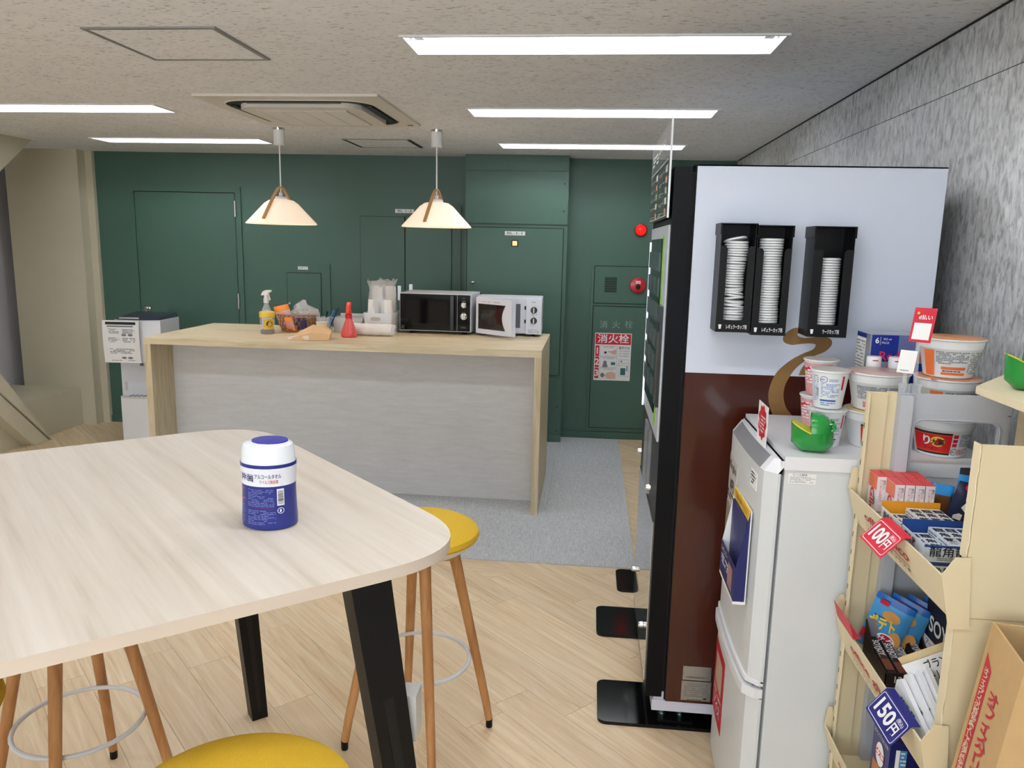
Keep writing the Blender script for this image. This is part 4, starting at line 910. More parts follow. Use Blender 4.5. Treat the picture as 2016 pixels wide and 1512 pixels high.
while z < .080:
    h_ = rq.choice((.0006, .001, .0016)); patch(cn, fc, .0325, .0425, z, z+h_, m_ink, nx=2, c=.001, name='barcode_bar'); z += h_+rq.choice((.0007, .0012))
bm = NB(); o = disc(.037, .040, .006); ii = disc(.037, .040, .005)
for k in range(24): quad(bm, [fc(*o[k], .0007), fc(*o[(k+1) % 24], .0007), fc(*ii[(k+1) % 24], .0007), fc(*ii[k], .0007)])
obj('round_mark', bm, m_inkwhite, cn); patch(cn, fc, 0, 0, 0, 0, m_inkwhite, poly=[(.035, .037), (.0372, .037), (.0385, .0405), (.037, .044), (.035, .041)], c=.0008)
flush_text()
# ================================================================ vending machines
VY, VX0, VX1, VZ = 2.41, .234, 1.007, 1.845; VY1 = 3.14
m_vw = M('vending_white', (206, 213, 226), .3); m_brown = M('glossy_brown', (62, 22, 12), .18, coat=.2); m_vb = M('vending_black', (5, 7, 11), .4, spec=.18); m_gold = M('logo_brown', (132, 98, 52), .45)
m_acr = M('clear_acrylic', (232, 238, 240), .04, alpha=.16, spec=.9)
vm = thing('vending_machine', 'coffee vending machine with white and brown side carrying cup lid dispensers', 'vending machine', (.62, 2.81, 0))
obj('cabinet', B(.296, VX1-.002, VY+.004, VY1, .11, VZ-.004), m_vb, vm, W=True, smooth=False)
zsplit = 1.223
obj('side_panel', B(.301, VX1, VY, VY+.004, zsplit, VZ), m_vw, vm, W=True, bevel=.001, seg=1)
sb_ = obj('side_panel', B(.301, VX1, VY, VY+.004, .107, zsplit), m_brown, vm, W=True, bevel=.001, seg=1)
obj('top_plate', B(.29, VX1, VY, VY1, VZ-.004, VZ), m_vb, vm, W=True, smooth=False)
dr_ = obj('door', B(VX0, .288, VY+.002, VY1, .12, VZ-.0055), m_vb, vm, W=True, bevel=.004)
obj('door_gasket', B(.288, .296, VY+.012, VY1-.01, .13, VZ-.02), M('gasket_black', (3, 3, 5), .7), vm, W=True, smooth=False)
obj('base_frame', B(.258, VX1-.02, VY+.005, VY1-.01, .068, .107), M('base_lilac_white', (206, 208, 222), .35), vm, W=True, bevel=.002)
obj('base_bracket', B(.262, .30, VY+.008, VY+.03, .107, .135), MATS['base_lilac_white'], vm, W=True, smooth=False)
for k, y0 in enumerate((2.415, 3.02)):
    bm = NB(); prism(bm, rpoly(.079, .92, y0, y0+.26, .03, 5), 0, .012); obj('base_plate', bm, M('black_plate', (5, 6, 8), .12, spec=.35), vm, W=True, bevel=.003)
    for x in (.30, .36, .85):
        bm = NB(); lathe(bm, [(.011, .012), (.011, .024), (.007, .024), (.007, .068)], 6, (x, y0+.06, 0)); obj('levelling_bolt', bm, M('zinc', (170, 200, 196), .3, metal=1), vm, W=True)
    bm = NB(); hexa(bm, [(.285, y0+.02, .0125), (.40, y0+.02, .0125), (.40, y0+.16, .0125), (.285, y0+.16, .0125), (.285, y0+.02, .02), (.40, y0+.02, .02), (.40, y0+.16, .02), (.285, y0+.16, .02)]); obj('angle_bracket', bm, m_black, vm, W=True, bevel=.002)
# logo on the side panel
zl = lambda x, y: (1480+x/5.04, 560+y/5.04)
def swirl(o_, i_):
    bm = NB(); ribbon(bm, o_, i_, lambda x, y: (lambda v: (v.x, VY-.0007, v.z))(RY(*zl(x, y), VY))); obj('logo_swirl', bm, m_gold, vm, W=True, smooth=False)
swirl([(475, 425), (400, 440), (330, 490), (308, 540), (330, 580), (400, 600), (470, 592), (560, 585), (620, 590), (634, 605), (612, 640), (590, 652), (565, 664), (520, 680), (420, 730), (320, 800), (240, 880), (190, 980), (165, 1080), (170, 1180), (205, 1290), (260, 1400)],
      [(475, 465), (460, 478), (454, 492), (458, 508), (475, 520), (500, 528), (540, 531), (600, 525), (650, 520), (730, 522), (780, 540), (797, 575), (780, 620), (720, 670), (620, 710), (520, 765), (430, 840), (360, 940), (325, 1020), (315, 1120), (340, 1220), (400, 1300)])
swirl([(465, 900), (490, 840), (540, 780), (620, 742), (700, 738), (768, 758), (840, 830), (870, 920), (860, 1050)], [(585, 900), (600, 870), (640, 832), (680, 817), (710, 820), (740, 840), (780, 880), (800, 930), (800, 1040)])
# rating plates
fs = lambda x, y, c=0.0: Vector((x, VY-c, y))
for k, (px0, py0, px1, py1) in enumerate(((1345.5, 1311, 1399.5, 1338), (1342.5, 1340, 1398, 1378))):
    a, b_ = RY(px0, py0, VY-.002), RY(px1, py1, VY-.002); zt_, zb_ = a.z, RY(px0, py1, VY-.002).z
    pr_ = obj('rating_plate', B(a.x, b_.x, VY-.0016, VY, zb_, zt_), m_steel, vm, W=True, bevel=.0005, seg=1)
    if k == 0: T(pr_, 'F1K2000T3MG0-19W ++', fs, (a.x+b_.x)/2, zb_+.01, .006, m_ink, width=(b_.x-a.x)*.75, c=.0024, W=True)
    else:
        fine(pr_, fs, a.x+.008, b_.x-.012, zb_+.012, zt_-.006, 7, m_inkgrey, seed=11, c=.0024, W=True, thick=.3); patch(pr_, fs, 0, 0, 0, 0, m_ink, c=.0026, W=True, poly=disc(b_.x-.018, zb_+.009, .006, .003)); fine(pr_, fs, a.x+.02, b_.x-.02, zb_+.001, zb_+.005, 1, m_ink, c=.0024, W=True)
    for x in (a.x+.004, b_.x-.004):
        bm = NB(); lathe(bm, [(.002, 0), (.001, .0015)], 10); bmesh.ops.transform(bm, matrix=Matrix.Translation((x, VY-.0016, (zb_+zt_)/2)) @ Matrix.Rotation(R(90), 4, 'X'), verts=bm.verts); obj('rivet', bm, m_chrome, vm, W=True)
# front of the machine (faces -x)
fr = lambda y, z, c=0.0: Vector((VX0-c, y, z))        # seen from the left: +y is to the left
u0, u1 = VY+.03, VY1-.03
obj('display_frame', B(VX0-.006, VX0, u0, u1, .99, 1.67), M('front_silver', (196, 202, 206), .3), vm, W=True, bevel=.003)
obj('display_glass', B(VX0-.009, VX0-.006, u0+.16, u1-.05, 1.05, 1.63), m_glass, vm, W=True, bevel=.002)
for k in range(3):
    for j in range(6): obj('choice_button', B(VX0-.012, VX0-.009, u0+.20+k*.16, u0+.32+k*.16, 1.10+j*.085, 1.16+j*.085), M('button_teal', (58, 78, 78), .25), vm, W=True, bevel=.003)
obj('green_strip', B(VX0-.0085, VX0-.006, u0+.10, u0+.13, 1.02, 1.64), M('leaf_green_print', (120, 180, 40), .4), vm, W=True, smooth=False)
obj('coin_unit', B(VX0-.016, VX0, u0+.01, u0+.09, 1.1, 1.42), M('dark_metal', (60, 62, 66), .3, metal=.8), vm, W=True, bevel=.004)
obj('note_slot', B(VX0-.018, VX0-.016, u0+.025, u0+.075, 1.34, 1.37), m_black, vm, W=True, smooth=False)
obj('cup_door', B(VX0-.012, VX0, u0+.24, u1-.24, .74, .97), m_clear, vm, W=True, bevel=.006); obj('cup_niche', B(VX0-.0012, VX0, u0+.25, u1-.25, .75, .96), m_black, vm, W=True, smooth=False)
obj('lower_panel', B(VX0-.005, VX0, u0, u1, .16, .72), M('lower_silver', (190, 194, 197), .04, metal=.85), vm, W=True, bevel=.003)
obj('light_strip', B(VX0-.012, VX0-.006, VY1-.06, VY1-.045, .98, 1.62), M('cool_strip', (238, 242, 250), .4, emit=((235, 240, 255), .8)), vm, W=True, bevel=.002)
for y in (2.56, 3.04):
    for z in (.3, .8):
        bm = NB(); lathe(bm, [(.011, 0), (.011, .012), (.008, .018)], 16); bmesh.ops.transform(bm, matrix=Matrix.Translation((VX0-.006, y, z)) @ Matrix.Rotation(R(-90), 4, 'Y'), verts=bm.verts); obj('stand_off', bm, m_chrome, vm, W=True)
# menu board on top of the front
mb = thing('menu_board', 'dark printed menu board with a clear acrylic top on the coffee machine', 'menu board', (VX0-.012, 2.79, 1.69))
bx0, bx1, by0, by1 = VX0-.016, VX0-.010, VY-.002, 3.125
obj('acrylic_sheet', B(bx0, bx1, by0, by1, 1.69, 1.978), m_acr, mb, W=True, smooth=False)
obj('acrylic_edge', B(bx0, bx1, by0-.001, by0, 1.69, 1.978), M('acrylic_edge_white', (225, 232, 232), .2), mb, W=True, smooth=False)
m_menu = M('menu_charcoal', (44, 58, 54), .3)
fmn = lambda y, z, c=0.0: Vector((bx0-c, by1-y, z))      # y from the far end
WB = by1-by0
obj('menu_print', B(bx0-.0012, bx0, by0+.004, by1, 1.69, 1.868), m_menu, mb, W=True, smooth=False)
c0 = .0016; m_pale = M('menu_cream', (214, 214, 200), .5)
for col in range(2):
    xa_ = .03+col*WB/2
    for a, b_, z0, z1 in ((xa_, xa_+WB/2-.05, 1.862, 1.865), (xa_, xa_+.004, 1.835, 1.865)): patch(mb, fmn, a, b_, z0, z1, m_pale, c=c0, W=True, name='print_rule')
    for r in range(5):
        z = 1.84-r*.032; fine(mb, fmn, xa_+.01, xa_+.12, z-.012, z, 2, m_pale, seed=r+7*col, c=c0, W=True, thick=.4); fine(mb, fmn, xa_+.15, xa_+.2, z-.008, z-.002, 1, m_pale, seed=r, c=c0, W=True); patch(mb, fmn, xa_+.23, xa_+.30, z-.012, z+.008, M('menu_cup_%d' % (r % 3), ((200, 196, 186), (176, 130, 100), (150, 160, 120))[r % 3], .5), c=c0, W=True, name='menu_picture')
        patch(mb, fmn, xa_, xa_+WB/2-.05, z-.0165, z-.0157, m_inkgrey, c=c0, W=True, name='print_rule')
patch(mb, fmn, .03, WB-.03, 1.696, 1.699, m_pale, c=c0, W=True, name='print_rule')
T(mb, 'COFFEE MENU', fmn, WB*.62, 1.925, .03, m_pale, c=.0008, W=True); fine(mb, fmn, .06, .3, 1.89, 1.93, 3, m_pale, seed=31, c=.0008, W=True)
# lid dispensers and lids
m_dsp = M('black_satin_sheet', (9, 11, 14), .42, spec=.3); m_lid = M('white_lid', (226, 228, 228), .4)
bm = NB(); lathe(bm, [(.030, 0), (.0345, .0005), (.0345, .0042), (.033, .0055), (.029, .0068), (.001, .0068)], 26); lid_me = obj('lid_proto', bm, m_lid).data; bpy.data.objects.remove(bpy.data.objects['lid_proto'])
def dispenser(x0, x1, z0, z1, text, label, nl, wob, glabel):
    t = thing('lid_dispenser', label, 'dispenser', ((x0+x1)/2, VY, z0)); y0, y1 = 2.312, VY-.0005; hw = (x1-x0)/2; th = .002; hz = z1-z0
    L = lambda q: (q[0], q[1], q[2]-VY, q[3]-VY, q[4], q[5])
    obj('back_plate', B(*L((-hw, hw, y1-th, y1, 0, hz))), m_dsp, t, smooth=False)
    for s in (-1, 1): obj('side_plate', B(*L((s*hw-(th if s > 0 else 0), s*hw+(0 if s > 0 else th), y0, y1-th, 0, hz))), m_dsp, t, smooth=False)
    obj('bottom_plate', B(*L((-hw+th, hw-th, y0, y1-th, 0, .003))), m_dsp, t, smooth=False)
    # front with a U shaped opening
    sl_ = .029; zc = hz*.80
    po = [(-hw, 0), (hw, 0), (hw, zc), (sl_+.004, zc), (sl_, zc-.006), (sl_, .035), (-sl_, .035), (-sl_, zc-.006), (-sl_-.004, zc), (-hw, zc)]
    bm = NB()
    for quad_ in (((-hw, 0), (hw, 0), (hw, .035), (-hw, .035)),): prism(bm, quad_, y0-VY-.0015, y0-VY, lambda u, v, w: (u, w, v))
    for s in (-1, 1): prism(bm, [(s*sl_, .035), (s*hw, .035), (s*hw, zc), (s*(sl_+.006), zc), (s*sl_, zc-.008)], y0-VY-.0015, y0-VY, lambda u, v, w: (u, w, v))
    fp = obj('front_plate', bm, m_dsp, t, smooth=False)
    lidb = NB(); box(lidb, -hw-.003, hw+.003, y0-VY-.003, y1-VY, hz, hz+.0025); box(lidb, -hw-.003, -hw-.0005, y0-VY-.003, y1-VY, hz-.03, hz); box(lidb, hw+.0005, hw+.003, y0-VY-.003, y1-VY, hz-.03, hz); obj('hood', lidb, m_dsp, t, smooth=False)
    ff_ = lambda x, y, c=0.0: Vector((x, y0-VY-.0015-c, y))
    T(fp, text, ff_, .010, .015, .0105, m_inkwhite, width=.058 if len(text) > 7 else .046, bold=.03); patch(fp, ff_, 0, 0, 0, 0, m_inkwhite, poly=[(-hw+.008, .022), (-hw+.017, .022), (-hw+.0155, .009), (-hw+.0095, .009)], name='cup_mark')
    rq = random.Random(nl); pitch = .0074; zz = z0+.005
    for k in range(nl):
        o = bpy.data.objects.new('cup_cover', lid_me); COL.objects.link(o); w = wob(k)
        o.location = ((x0+x1)/2+w[0]+rq.uniform(-.0006, .0006), VY-.05+rq.uniform(-.0006, .0006), zz); o.rotation_euler = (0, w[1], rq.uniform(0, 6)); zz += pitch
        tag(o, 'white plastic cup lid in the stack inside the '+glabel, 'lid', 'lids in the '+glabel)
dispenser(.367, .4655, 1.362, 1.672, 'レギュラーカップ用', 'black lid dispenser with a crooked stack of white lids', 36, lambda k: ((.004*math.sin(k*.25), R(-7) if 8 < k < 17 else R(2)*math.sin(k*.3)) if k < 35 else (0, R(14))), 'dispenser with the crooked stack')
dispenser(.469, .567, 1.356, 1.668, 'レギュラーカップ用', 'middle black lid dispenser with a straight tall stack of lids', 37, lambda k: (.001*math.sin(k*.4), 0), 'middle dispenser')
dispenser(.628, .738, 1.356, 1.668, 'ラージカップ用', 'black lid dispenser standing apart above the brown logo swirl', 30, lambda k: (0, 0), 'dispenser above the logo')
# second machine behind
v2 = thing('vending_machine', 'black vending machine behind the coffee machine', 'vending machine', (.62, 3.9, 0)); Y2, Y3 = 3.30, 4.2
obj('cabinet', B(.385, 1.06, Y2+.01, Y3, .06, 1.845), M('cabinet_grey', (150, 154, 160), .4), v2, W=True, bevel=.004)
obj('door', B(.337, .383, Y2, Y3, .045, 1.852), m_vb, v2, W=True, bevel=.004)
obj('display_window', B(.331, .337, Y2+.06, Y3-.06, .95, 1.75), m_glass, v2, W=True, bevel=.003)
obj('light_strip', B(.328, .337, Y2+.02, Y2+.045, .5, 1.72), MATS['cool_strip'], v2, W=True, bevel=.002)
for k in range(4):
    for j in range(3): obj('sample_bottle', B(.328, .331, Y2+.1+k*.18, Y2+.22+k*.18, 1.02+j*.24, 1.2+j*.24), M('dim_teal_print', (70, 92, 92), .3), v2, W=True, smooth=False)
obj('pickup_flap', B(.328, .337, Y2+.2, Y3-.2, .18, .38), m_clear, v2, W=True, bevel=.004); obj('coin_unit', B(.325, .337, Y3-.24, Y3-.12, .6, .9), m_steel, v2, W=True, bevel=.003)
for y0 in (3.46, 3.94):
    bm = NB(); prism(bm, rpoly(.178 if y0 < 3.9 else .34, .9, y0, y0+.24, .03, 5), 0, .012); obj('base_plate', bm, MATS['black_plate'], v2, W=True, bevel=.003)
    for x in (.42, .85):
        bm = NB(); lathe(bm, [(.01, .012), (.01, .06)], 8, (x, y0+.1, 0)); obj('levelling_bolt', bm, MATS['zinc'], v2, W=True)
flush_text()
# ================================================================ refrigerator
FY0, FY1, FZ = 1.866, 2.352, 1.112; FB0, FB1 = .484, .975
m_fr = M('fridge_white', (214, 218, 218), .4, bump=(220, .12)); m_frt = M('fridge_trim_white', (230, 231, 233), .35); m_frs = M('fridge_silver', (168, 172, 176), .35, metal=.6)
fg = thing('refrigerator', 'small white two door refrigerator beside the coffee machine', 'refrigerator', (.7, 2.11, 0))
obj('cabinet', B(FB0, FB1, FY0, FY1, .03, FZ-.034), m_fr, fg, W=True, bevel=.004)
obj('top_cap', B(FB0-.002, FB1+.003, FY0-.003, FY1+.003, FZ-.033, FZ), m_frt, fg, W=True, bevel=.003, seg=2)
def bow(y): t = (y-FY0)/(FY1-FY0)*2-1; return .432+.009*t*t+.030*(max(0, abs(t)-.84)/.16)**2
def doorpoly(inset=0): 
    pts = [(FB0-.008, FY0+.001), (FB0-.008, FY1-.001)]
    n = 18
    for k in range(n+1):
        y = FY1-.001-(FY1-FY0-.002)*k/n; pts.append((bow(y)+inset, y))
    return pts
zsp = .5
bm = NB(); prism(bm, doorpoly(), zsp+.012, FZ-.045); du = obj('upper_door', bm, m_fr, fg, W=True, bevel=.004)
bm = NB(); prism(bm, doorpoly(), .045, zsp-.03); dl = obj('lower_door', bm, m_fr, fg, W=True, bevel=.004)
bm = NB(); prism(bm, doorpoly(-.012), zsp-.032, zsp-.006); obj('handle_lip', bm, m_frt, fg, W=True, bevel=.006, seg=3)
bm = NB(); prism(bm, doorpoly(-.006), zsp+.004, zsp+.016); obj('handle_lip', bm, m_frt, fg, W=True, bevel=.003)
obj('handle_recess', B(FB0-.03, FB0-.004, FY0+.02, FY1-.02, zsp-.01, zsp+.006), m_inkgrey, fg, W=True, smooth=False)
obj('door_seal', B(FB0-.008, FB0, FY0+.012, FY1-.012, .05, FZ-.05), m_inkgrey, fg, W=True, smooth=False)
bm = NB(); lathe(bm, [(.006, zsp-.012), (.006, zsp+.016)], 12, (FB0-.012, FY0+.012, 0)); obj('hinge', bm, m_steel, fg, W=True)
# sloping top of the upper door with a silver strip
bm = NB(); P_ = doorpoly(); n = len(P_); lo = [bm.verts.new((x, y, FZ-.045)) for x, y in P_]; hi = [bm.verts.new((max(x, bow(y)+.024) if i > 1 else x, y, FZ-.012)) for i, (x, y) in enumerate(P_)]
for k in range(n): 
    f = bm.faces.new((lo[k], lo[(k+1) % n], hi[(k+1) % n], hi[k])); f.material_index = 1 if 4 <= k <= n-4 else 0
bm.faces.new(hi); bm.faces.new(list(reversed(lo))); obj('door_cap', bm, [m_frt, m_frs], fg, W=True, ang=20)
for x in (FB0+.04, FB1-.04):
    for y in (FY0+.05, FY1-.05):
        bm = NB(); lathe(bm, [(.016, 0), (.018, .03)], 14, (x, y, 0)); obj('foot', bm, m_black, fg, W=True)
obj('plinth', B(FB0-.01, FB0+.02, FY0+.01, FY1-.01, .012, .045), m_greyp, fg, W=True, smooth=False)
# things stuck on the fridge
fsd = lambda x, y, c=0.0: Vector((x, FY0-c, y))
lb = obj('lease_label', B(.4935, .5585, FY0-.0008, FY0, 1.045, 1.0705), m_paper, fg, W=True, smooth=False)
T(lb, 'リース物件', fsd, .52, 1.067, .0055, m_ink, c=.0012, W=True); fine(lb, fsd, .497, .556, 1.048, 1.0635, 5, m_inkgrey, seed=21, c=.0012, W=True, thick=.35)
def fdoor(y, z, c=0.0): return Vector((bow(y)-c, y, z))
def sheet(name, parent, y0, y1, z0, z1, mat, th=.0012, poly=None):
    bm = NB(); n = 8; a, b_ = [], []
    for c in (0, th):
        for z in (z0, z1): a.append([bm.verts.new(fdoor(y0+(y1-y0)*k/n, z, c+.0002)) for k in range(n+1)])
    for k in range(n):
        bm.faces.new((a[2][k], a[2][k+1], a[3][k+1], a[3][k])); bm.faces.new((a[0][k+1], a[0][k], a[1][k], a[1][k+1]))
        bm.faces.new((a[0][k], a[0][k+1], a[2][k+1], a[2][k])); bm.faces.new((a[1][k+1], a[1][k], a[3][k], a[3][k+1]))
    for k in (0, n): bm.faces.new((a[0][k], a[2][k], a[3][k], a[1][k]))
    return obj(name, bm, mat, parent, W=True)
fwd = lambda ya: (lambda x, z, c=0.0: fdoor(ya-x, z, c))      # x runs to the right as seen facing the door
warn = sheet('warning_sticker', fg, 1.935, 1.995, 1.0, 1.045, m_paper); fine(warn, fwd(1.990), .0, .046, 1.008, 1.042, 4, m_ink, seed=2, c=.002, W=True)
po = thing('poster', 'pale grey printed poster on the upper refrigerator door', 'poster', (.42, 2.2, .73)); sh1 = sheet('sheet', po, 2.165, 2.325, .70, 1.0, M('poster_grey', (196, 190, 182), .6, var=(14, .12)))
T(po, 'office glico', fwd(2.32), .08, .975, .024, m_ink, width=.13, bold=.02, c=.0025, W=True); T(po, '10円', fwd(2.32), .085, .92, .03, m_ink, c=.0025, W=True, bold=.03); fine(po, fwd(2.32), .02, .14, .875, .90, 2, m_ink, seed=9, c=.0025, W=True); patch(po, fwd(2.32), .01, .15, .72, .86, M('poster_photo', (150, 140, 118), .6, var=(30, .35)), c=.0022, W=True, nx=4)
pr2 = thing('poster', 'red printed poster on the lower refrigerator door', 'poster', (.42, 2.16, .2)); sheet('sheet', pr2, 2.13, 2.31, .18, .41, M('poster_red', (176, 16, 36), .45)); T(pr2, 'アイス', fwd(2.305), .09, .225, .03, m_inkwhite, c=.0025, W=True, bold=.03); fine(pr2, fwd(2.305), .02, .16, .255, .275, 2, m_inkwhite, seed=5, c=.0025, W=True); patch(pr2, fwd(2.305), .03, .15, .285, .385, M('poster_photo_pale', (190, 160, 140), .6, var=(30, .4)), c=.0022, W=True, nx=4)
# brochure holder: white back, blue box, yellow band
bh = thing('brochure_holder', 'white and navy leaflet holder with yellow band on the refrigerator door', 'leaflet holder', (.41, 2.03, .60)); m_hnavy = M('holder_navy', (28, 34, 92), .4); m_hyel = M('holder_yellow', (226, 178, 46), .5)
hx, hy0_, hy1_, hd_ = .427, 1.935, 2.14, .027; z0_, zm_, z1_ = .692, .79, .945
obj('back_board', B(hx, hx+.004, hy0_, hy1_, z0_, z1_), m_paper, bh, W=True, smooth=False)
bm = NB(); prism(bm, [(hx, z0_+.008), (hx-hd_, z0_+.008), (hx-hd_, zm_+.005), (hx, z1_)], hy0_-.002, hy0_, lambda u, v, w: (u, w, v)); obj('near_side', bm, m_hnavy, bh, W=True, smooth=False)
bm = NB(); prism(bm, [(hx, z0_+.008), (hx-hd_, z0_+.008), (hx-hd_, zm_), (hx, z1_)], hy1_, hy1_+.002, lambda u, v, w: (u, w, v)); obj('far_side', bm, m_paper, bh, W=True, smooth=False)
obj('front_board', B(hx-hd_-.002, hx-hd_, hy0_-.002, hy1_+.002, z0_+.008, zm_), m_hnavy, bh, W=True, smooth=False); obj('bottom_board', B(hx-hd_-.002, hx, hy0_-.002, hy1_+.002, z0_, z0_+.008), m_paper, bh, W=True, smooth=False)
obj('leaflet', B(hx-.008, hx-.002, hy0_+.008, hy1_-.008, z0_+.01, z1_-.03), M('leaflet_navy', (44, 50, 104), .4, var=(18, .3)), bh, W=True, smooth=False); obj('yellow_band', B(hx-.004, hx+.0005, hy0_, hy1_, z1_-.026, z1_+.002), m_hyel, bh, W=True, smooth=False)
fh = lambda x, z, c=0.0: Vector((hx-.004-c, hy1_-x, z)); T(bh, 'ご自由にお取りください', fh, (hy1_-hy0_)/2, z1_-.012, .012, m_ink, width=.16, c=.001, W=True)
fh2 = lambda x, z, c=0.0: Vector((hx-hd_-.002-c, hy1_-x, z)); T(bh, 'レギュラー', fh2, .06, .775, .014, m_inkwhite, c=.001, W=True); fine(bh, fh2, .02, .12, .735, .762, 3, m_inkwhite, seed=3, c=.001, W=True); patch(bh, fh2, .12, .18, .712, .775, M('glow_print', (150, 110, 110), .5, var=(40, .4)), c=.0008, W=True)
flush_text()
# ================================================================ on top of the refrigerator
def frog(loc, rz, label):
    """green plastic frog coin bank, mouth open to -x"""
    t = thing('frog_bank', label, 'coin bank', loc, rz, 'green frog coin banks'); m_g = M('frog_green', (22, 132, 52), .22, coat=.3); m_y = M('frog_yellow', (196, 190, 40), .4)
    def rim(x): return .052+.021*max(0, (-.006-x)/.044)**1.1
    def wy(x): u = max(-1, min(1, (x+.002)/.050)); return .042*math.sqrt(max(.0, 1-abs(u)**2.6))
    def loft(st, sec):
        bm = NB(); prev = None
        for x in st:
            r_ = [bm.verts.new(q) for q in sec(x)]
            if prev: 
                for k in range(len(r_)-1): bm.faces.new((prev[k], prev[k+1], r_[k+1], r_[k]))
            else: first = r_
            prev = r_
        bm.faces.new(first); bm.faces.new(list(reversed(prev))); bmesh.ops.remove_doubles(bm, verts=bm.verts, dist=1e-6); return bm
    NS = 14
    def jaw(x):
        w = max(wy(x), .0008); zr = rim(x) if x < -.006 else .052; lo = .020*max(0, abs(x+.002)/.050-.55)/.45; out = []
        for k in range(NS+1):
            a = math.pi*k/NS; cz = -abs(math.sin(a))**.45; out.append((x+.004*(1-(zr-(zr-lo)*(-cz))/.075), -math.cos(a)*w*(1-.14*(-cz)), zr+(zr-lo)*cz))
        return out
    obj('body', loft([-.052+.098*k/20 for k in range(21)], jaw), m_g, t, ang=60)
    def lipin(x): w = max(wy(x)*.9, .0006); return [(x, -w, rim(x)+.0006), (x, w, rim(x)+.0006)]
    bm = NB(); st = [-.049+.043*k/10 for k in range(11)]
    for a, b_ in zip(st, st[1:]): p, q = lipin(a), lipin(b_); quad(bm, [p[0], q[0], q[1], p[1]])
    obj('mouth_floor', bm, m_y, t)
    bm = NB(); tube(bm, [(x, -wy(x), rim(x)) for x in reversed(st)]+[(x, wy(x), rim(x)) for x in st], .0016, 6); obj('mouth_rim', bm, m_y, t)
    def headsec(x):
        w = max(wy(x), .0008); tp_ = .052+.046*math.sqrt(max(0, 1-((x-.004)/.0435)**2)) if x > .004 else .098; out = []
        for k in range(NS+1): a = math.pi*k/NS; out.append((x, -math.cos(a)*w, .052+(tp_-.052)*math.sin(a)**.8))
        return out
    obj('head', loft([-.006]+[-.002+.0478*k/16 for k in range(17)], headsec), m_g, t, ang=60)
    for s in (-1, 1):
        bm = NB(); tube(bm, [(.04+math.cos(a)*.008, s*.02, .067+math.sin(a)*.008) for a in [2*math.pi*k/16 for k in range(16)]], .0038, 8, closed=True); obj('eye_ring', bm, m_g, t)
    return t
frog((.560, 1.932, FZ), R(-12), 'green frog coin bank with open mouth on the refrigerator')
m_cupw = M('noodle_cup_white', (226, 228, 228), .4); m_film = M('printed_film', (196, 190, 186), .35, var=(30, .2)); m_bluep = M('blue_print', (90, 132, 190), .5); m_blued = M('dark_blue_print', (44, 74, 150), .5)
def ring_mark(parent, fn, x, y, r, mat, c=.0012):
    bm = NB(); o = disc(x, y, r); ii = disc(x, y, r*.86)
    for k in range(24): quad(bm, [fn(*o[k], c), fn(*o[(k+1) % 24], c), fn(*ii[(k+1) % 24], c), fn(*ii[k], c)])
    obj('quality_mark', bm, mat, parent); T(parent, 'JAS', fn, x-r*.25, y, r*.55, mat, bold=.04, c=c)
def taper(r0, r1, h, a0):
    return lambda x, y, c=0.0: (lambda r, a: Vector((math.cos(a)*(r+c), math.sin(a)*(r+c), y)))(r0+(r1-r0)*y/h, R(a0)+x/((r0+r1)/2))
def cupnoodle(loc, kind, label, rz=0):
    t = thing('cup_noodle', label, 'cup noodle', loc, rz); r0, r1, h = .034, .0445, .097
    bm = NB(); lathe(bm, [(r0-.002, 0), (r0, .002), (r1, h-.006), (r1+.003, h-.004), (r1+.003, h), (r1, h)], 36); obj('cup', bm, m_cupw, t)
    bm = NB(); lathe(bm, [(r1+.002, h+.0002), (r1+.001, h+.001), (.001, h+.0015)], 36); obj('lid_film', bm, m_film, t)
    fn = taper(r0, r1, h, -108)
    if kind == 'blue':
        fine(t, fn, -.030, -.014, .018, .085, 14, m_bluep, seed=2, c=.001, thick=.4, dash=.2); ring_mark(t, fn, -.002, .075, .0085, m_blued); fine(t, fn, .010, .036, .07, .078, 2, m_bluep, seed=6, c=.001); fine(t, fn, -.008, .036, .03, .066, 9, m_bluep, seed=4, c=.001, thick=.45, dash=.1)
        patch(t, fn, -.01, .03, .020, .024, m_blued, nx=6, c=.001); fine(t, fn, -.008, .03, .008, .018, 2, m_bluep, seed=8, c=.001); patch(t, fn, -.022, -.012, .03, .055, m_paper, nx=2, c=.001)
        for k in range(9): patch(t, fn, -.0205, -.0135, .032+k*.0025, .0332+k*.0025, m_ink, c=.0014, name='barcode_bar')
        patch(t, fn, .040, .046, .05, .085, m_red, nx=2, c=.001)
    else:
        patch(t, fn, -.05, .03, .0, .088, M('pink_cup_print', (206, 150, 150), .45, var=(45, .3)), nx=10, c=.0008); fine(t, fn, -.045, .03, .03, .08, 6, m_inkwhite, seed=4, c=.0012); patch(t, fn, -.05, .03, .066, .076, m_red, nx=10, c=.001)
    return t
cupnoodle((.612, 2.005, FZ), 'blue', 'lower white and blue noodle cup behind the frog bank')
cupnoodle((.610, 2.003, FZ+.0995), 'blue', 'upper white and blue noodle cup stacked behind the frog bank', R(-14))
cupnoodle((.640, 2.195, FZ), 'pink', 'lower pink noodle cup beside the coffee machine'); cupnoodle((.642, 2.194, FZ+.0995), 'pink', 'upper pink noodle cup stacked beside the coffee machine')
m_orange = M('orange_print', (216, 108, 52), .5); m_bowlr = M('bowl_red_print', (196, 22, 26), .4); m_dark = M('dark_brown_print', (34, 20, 16), .5)
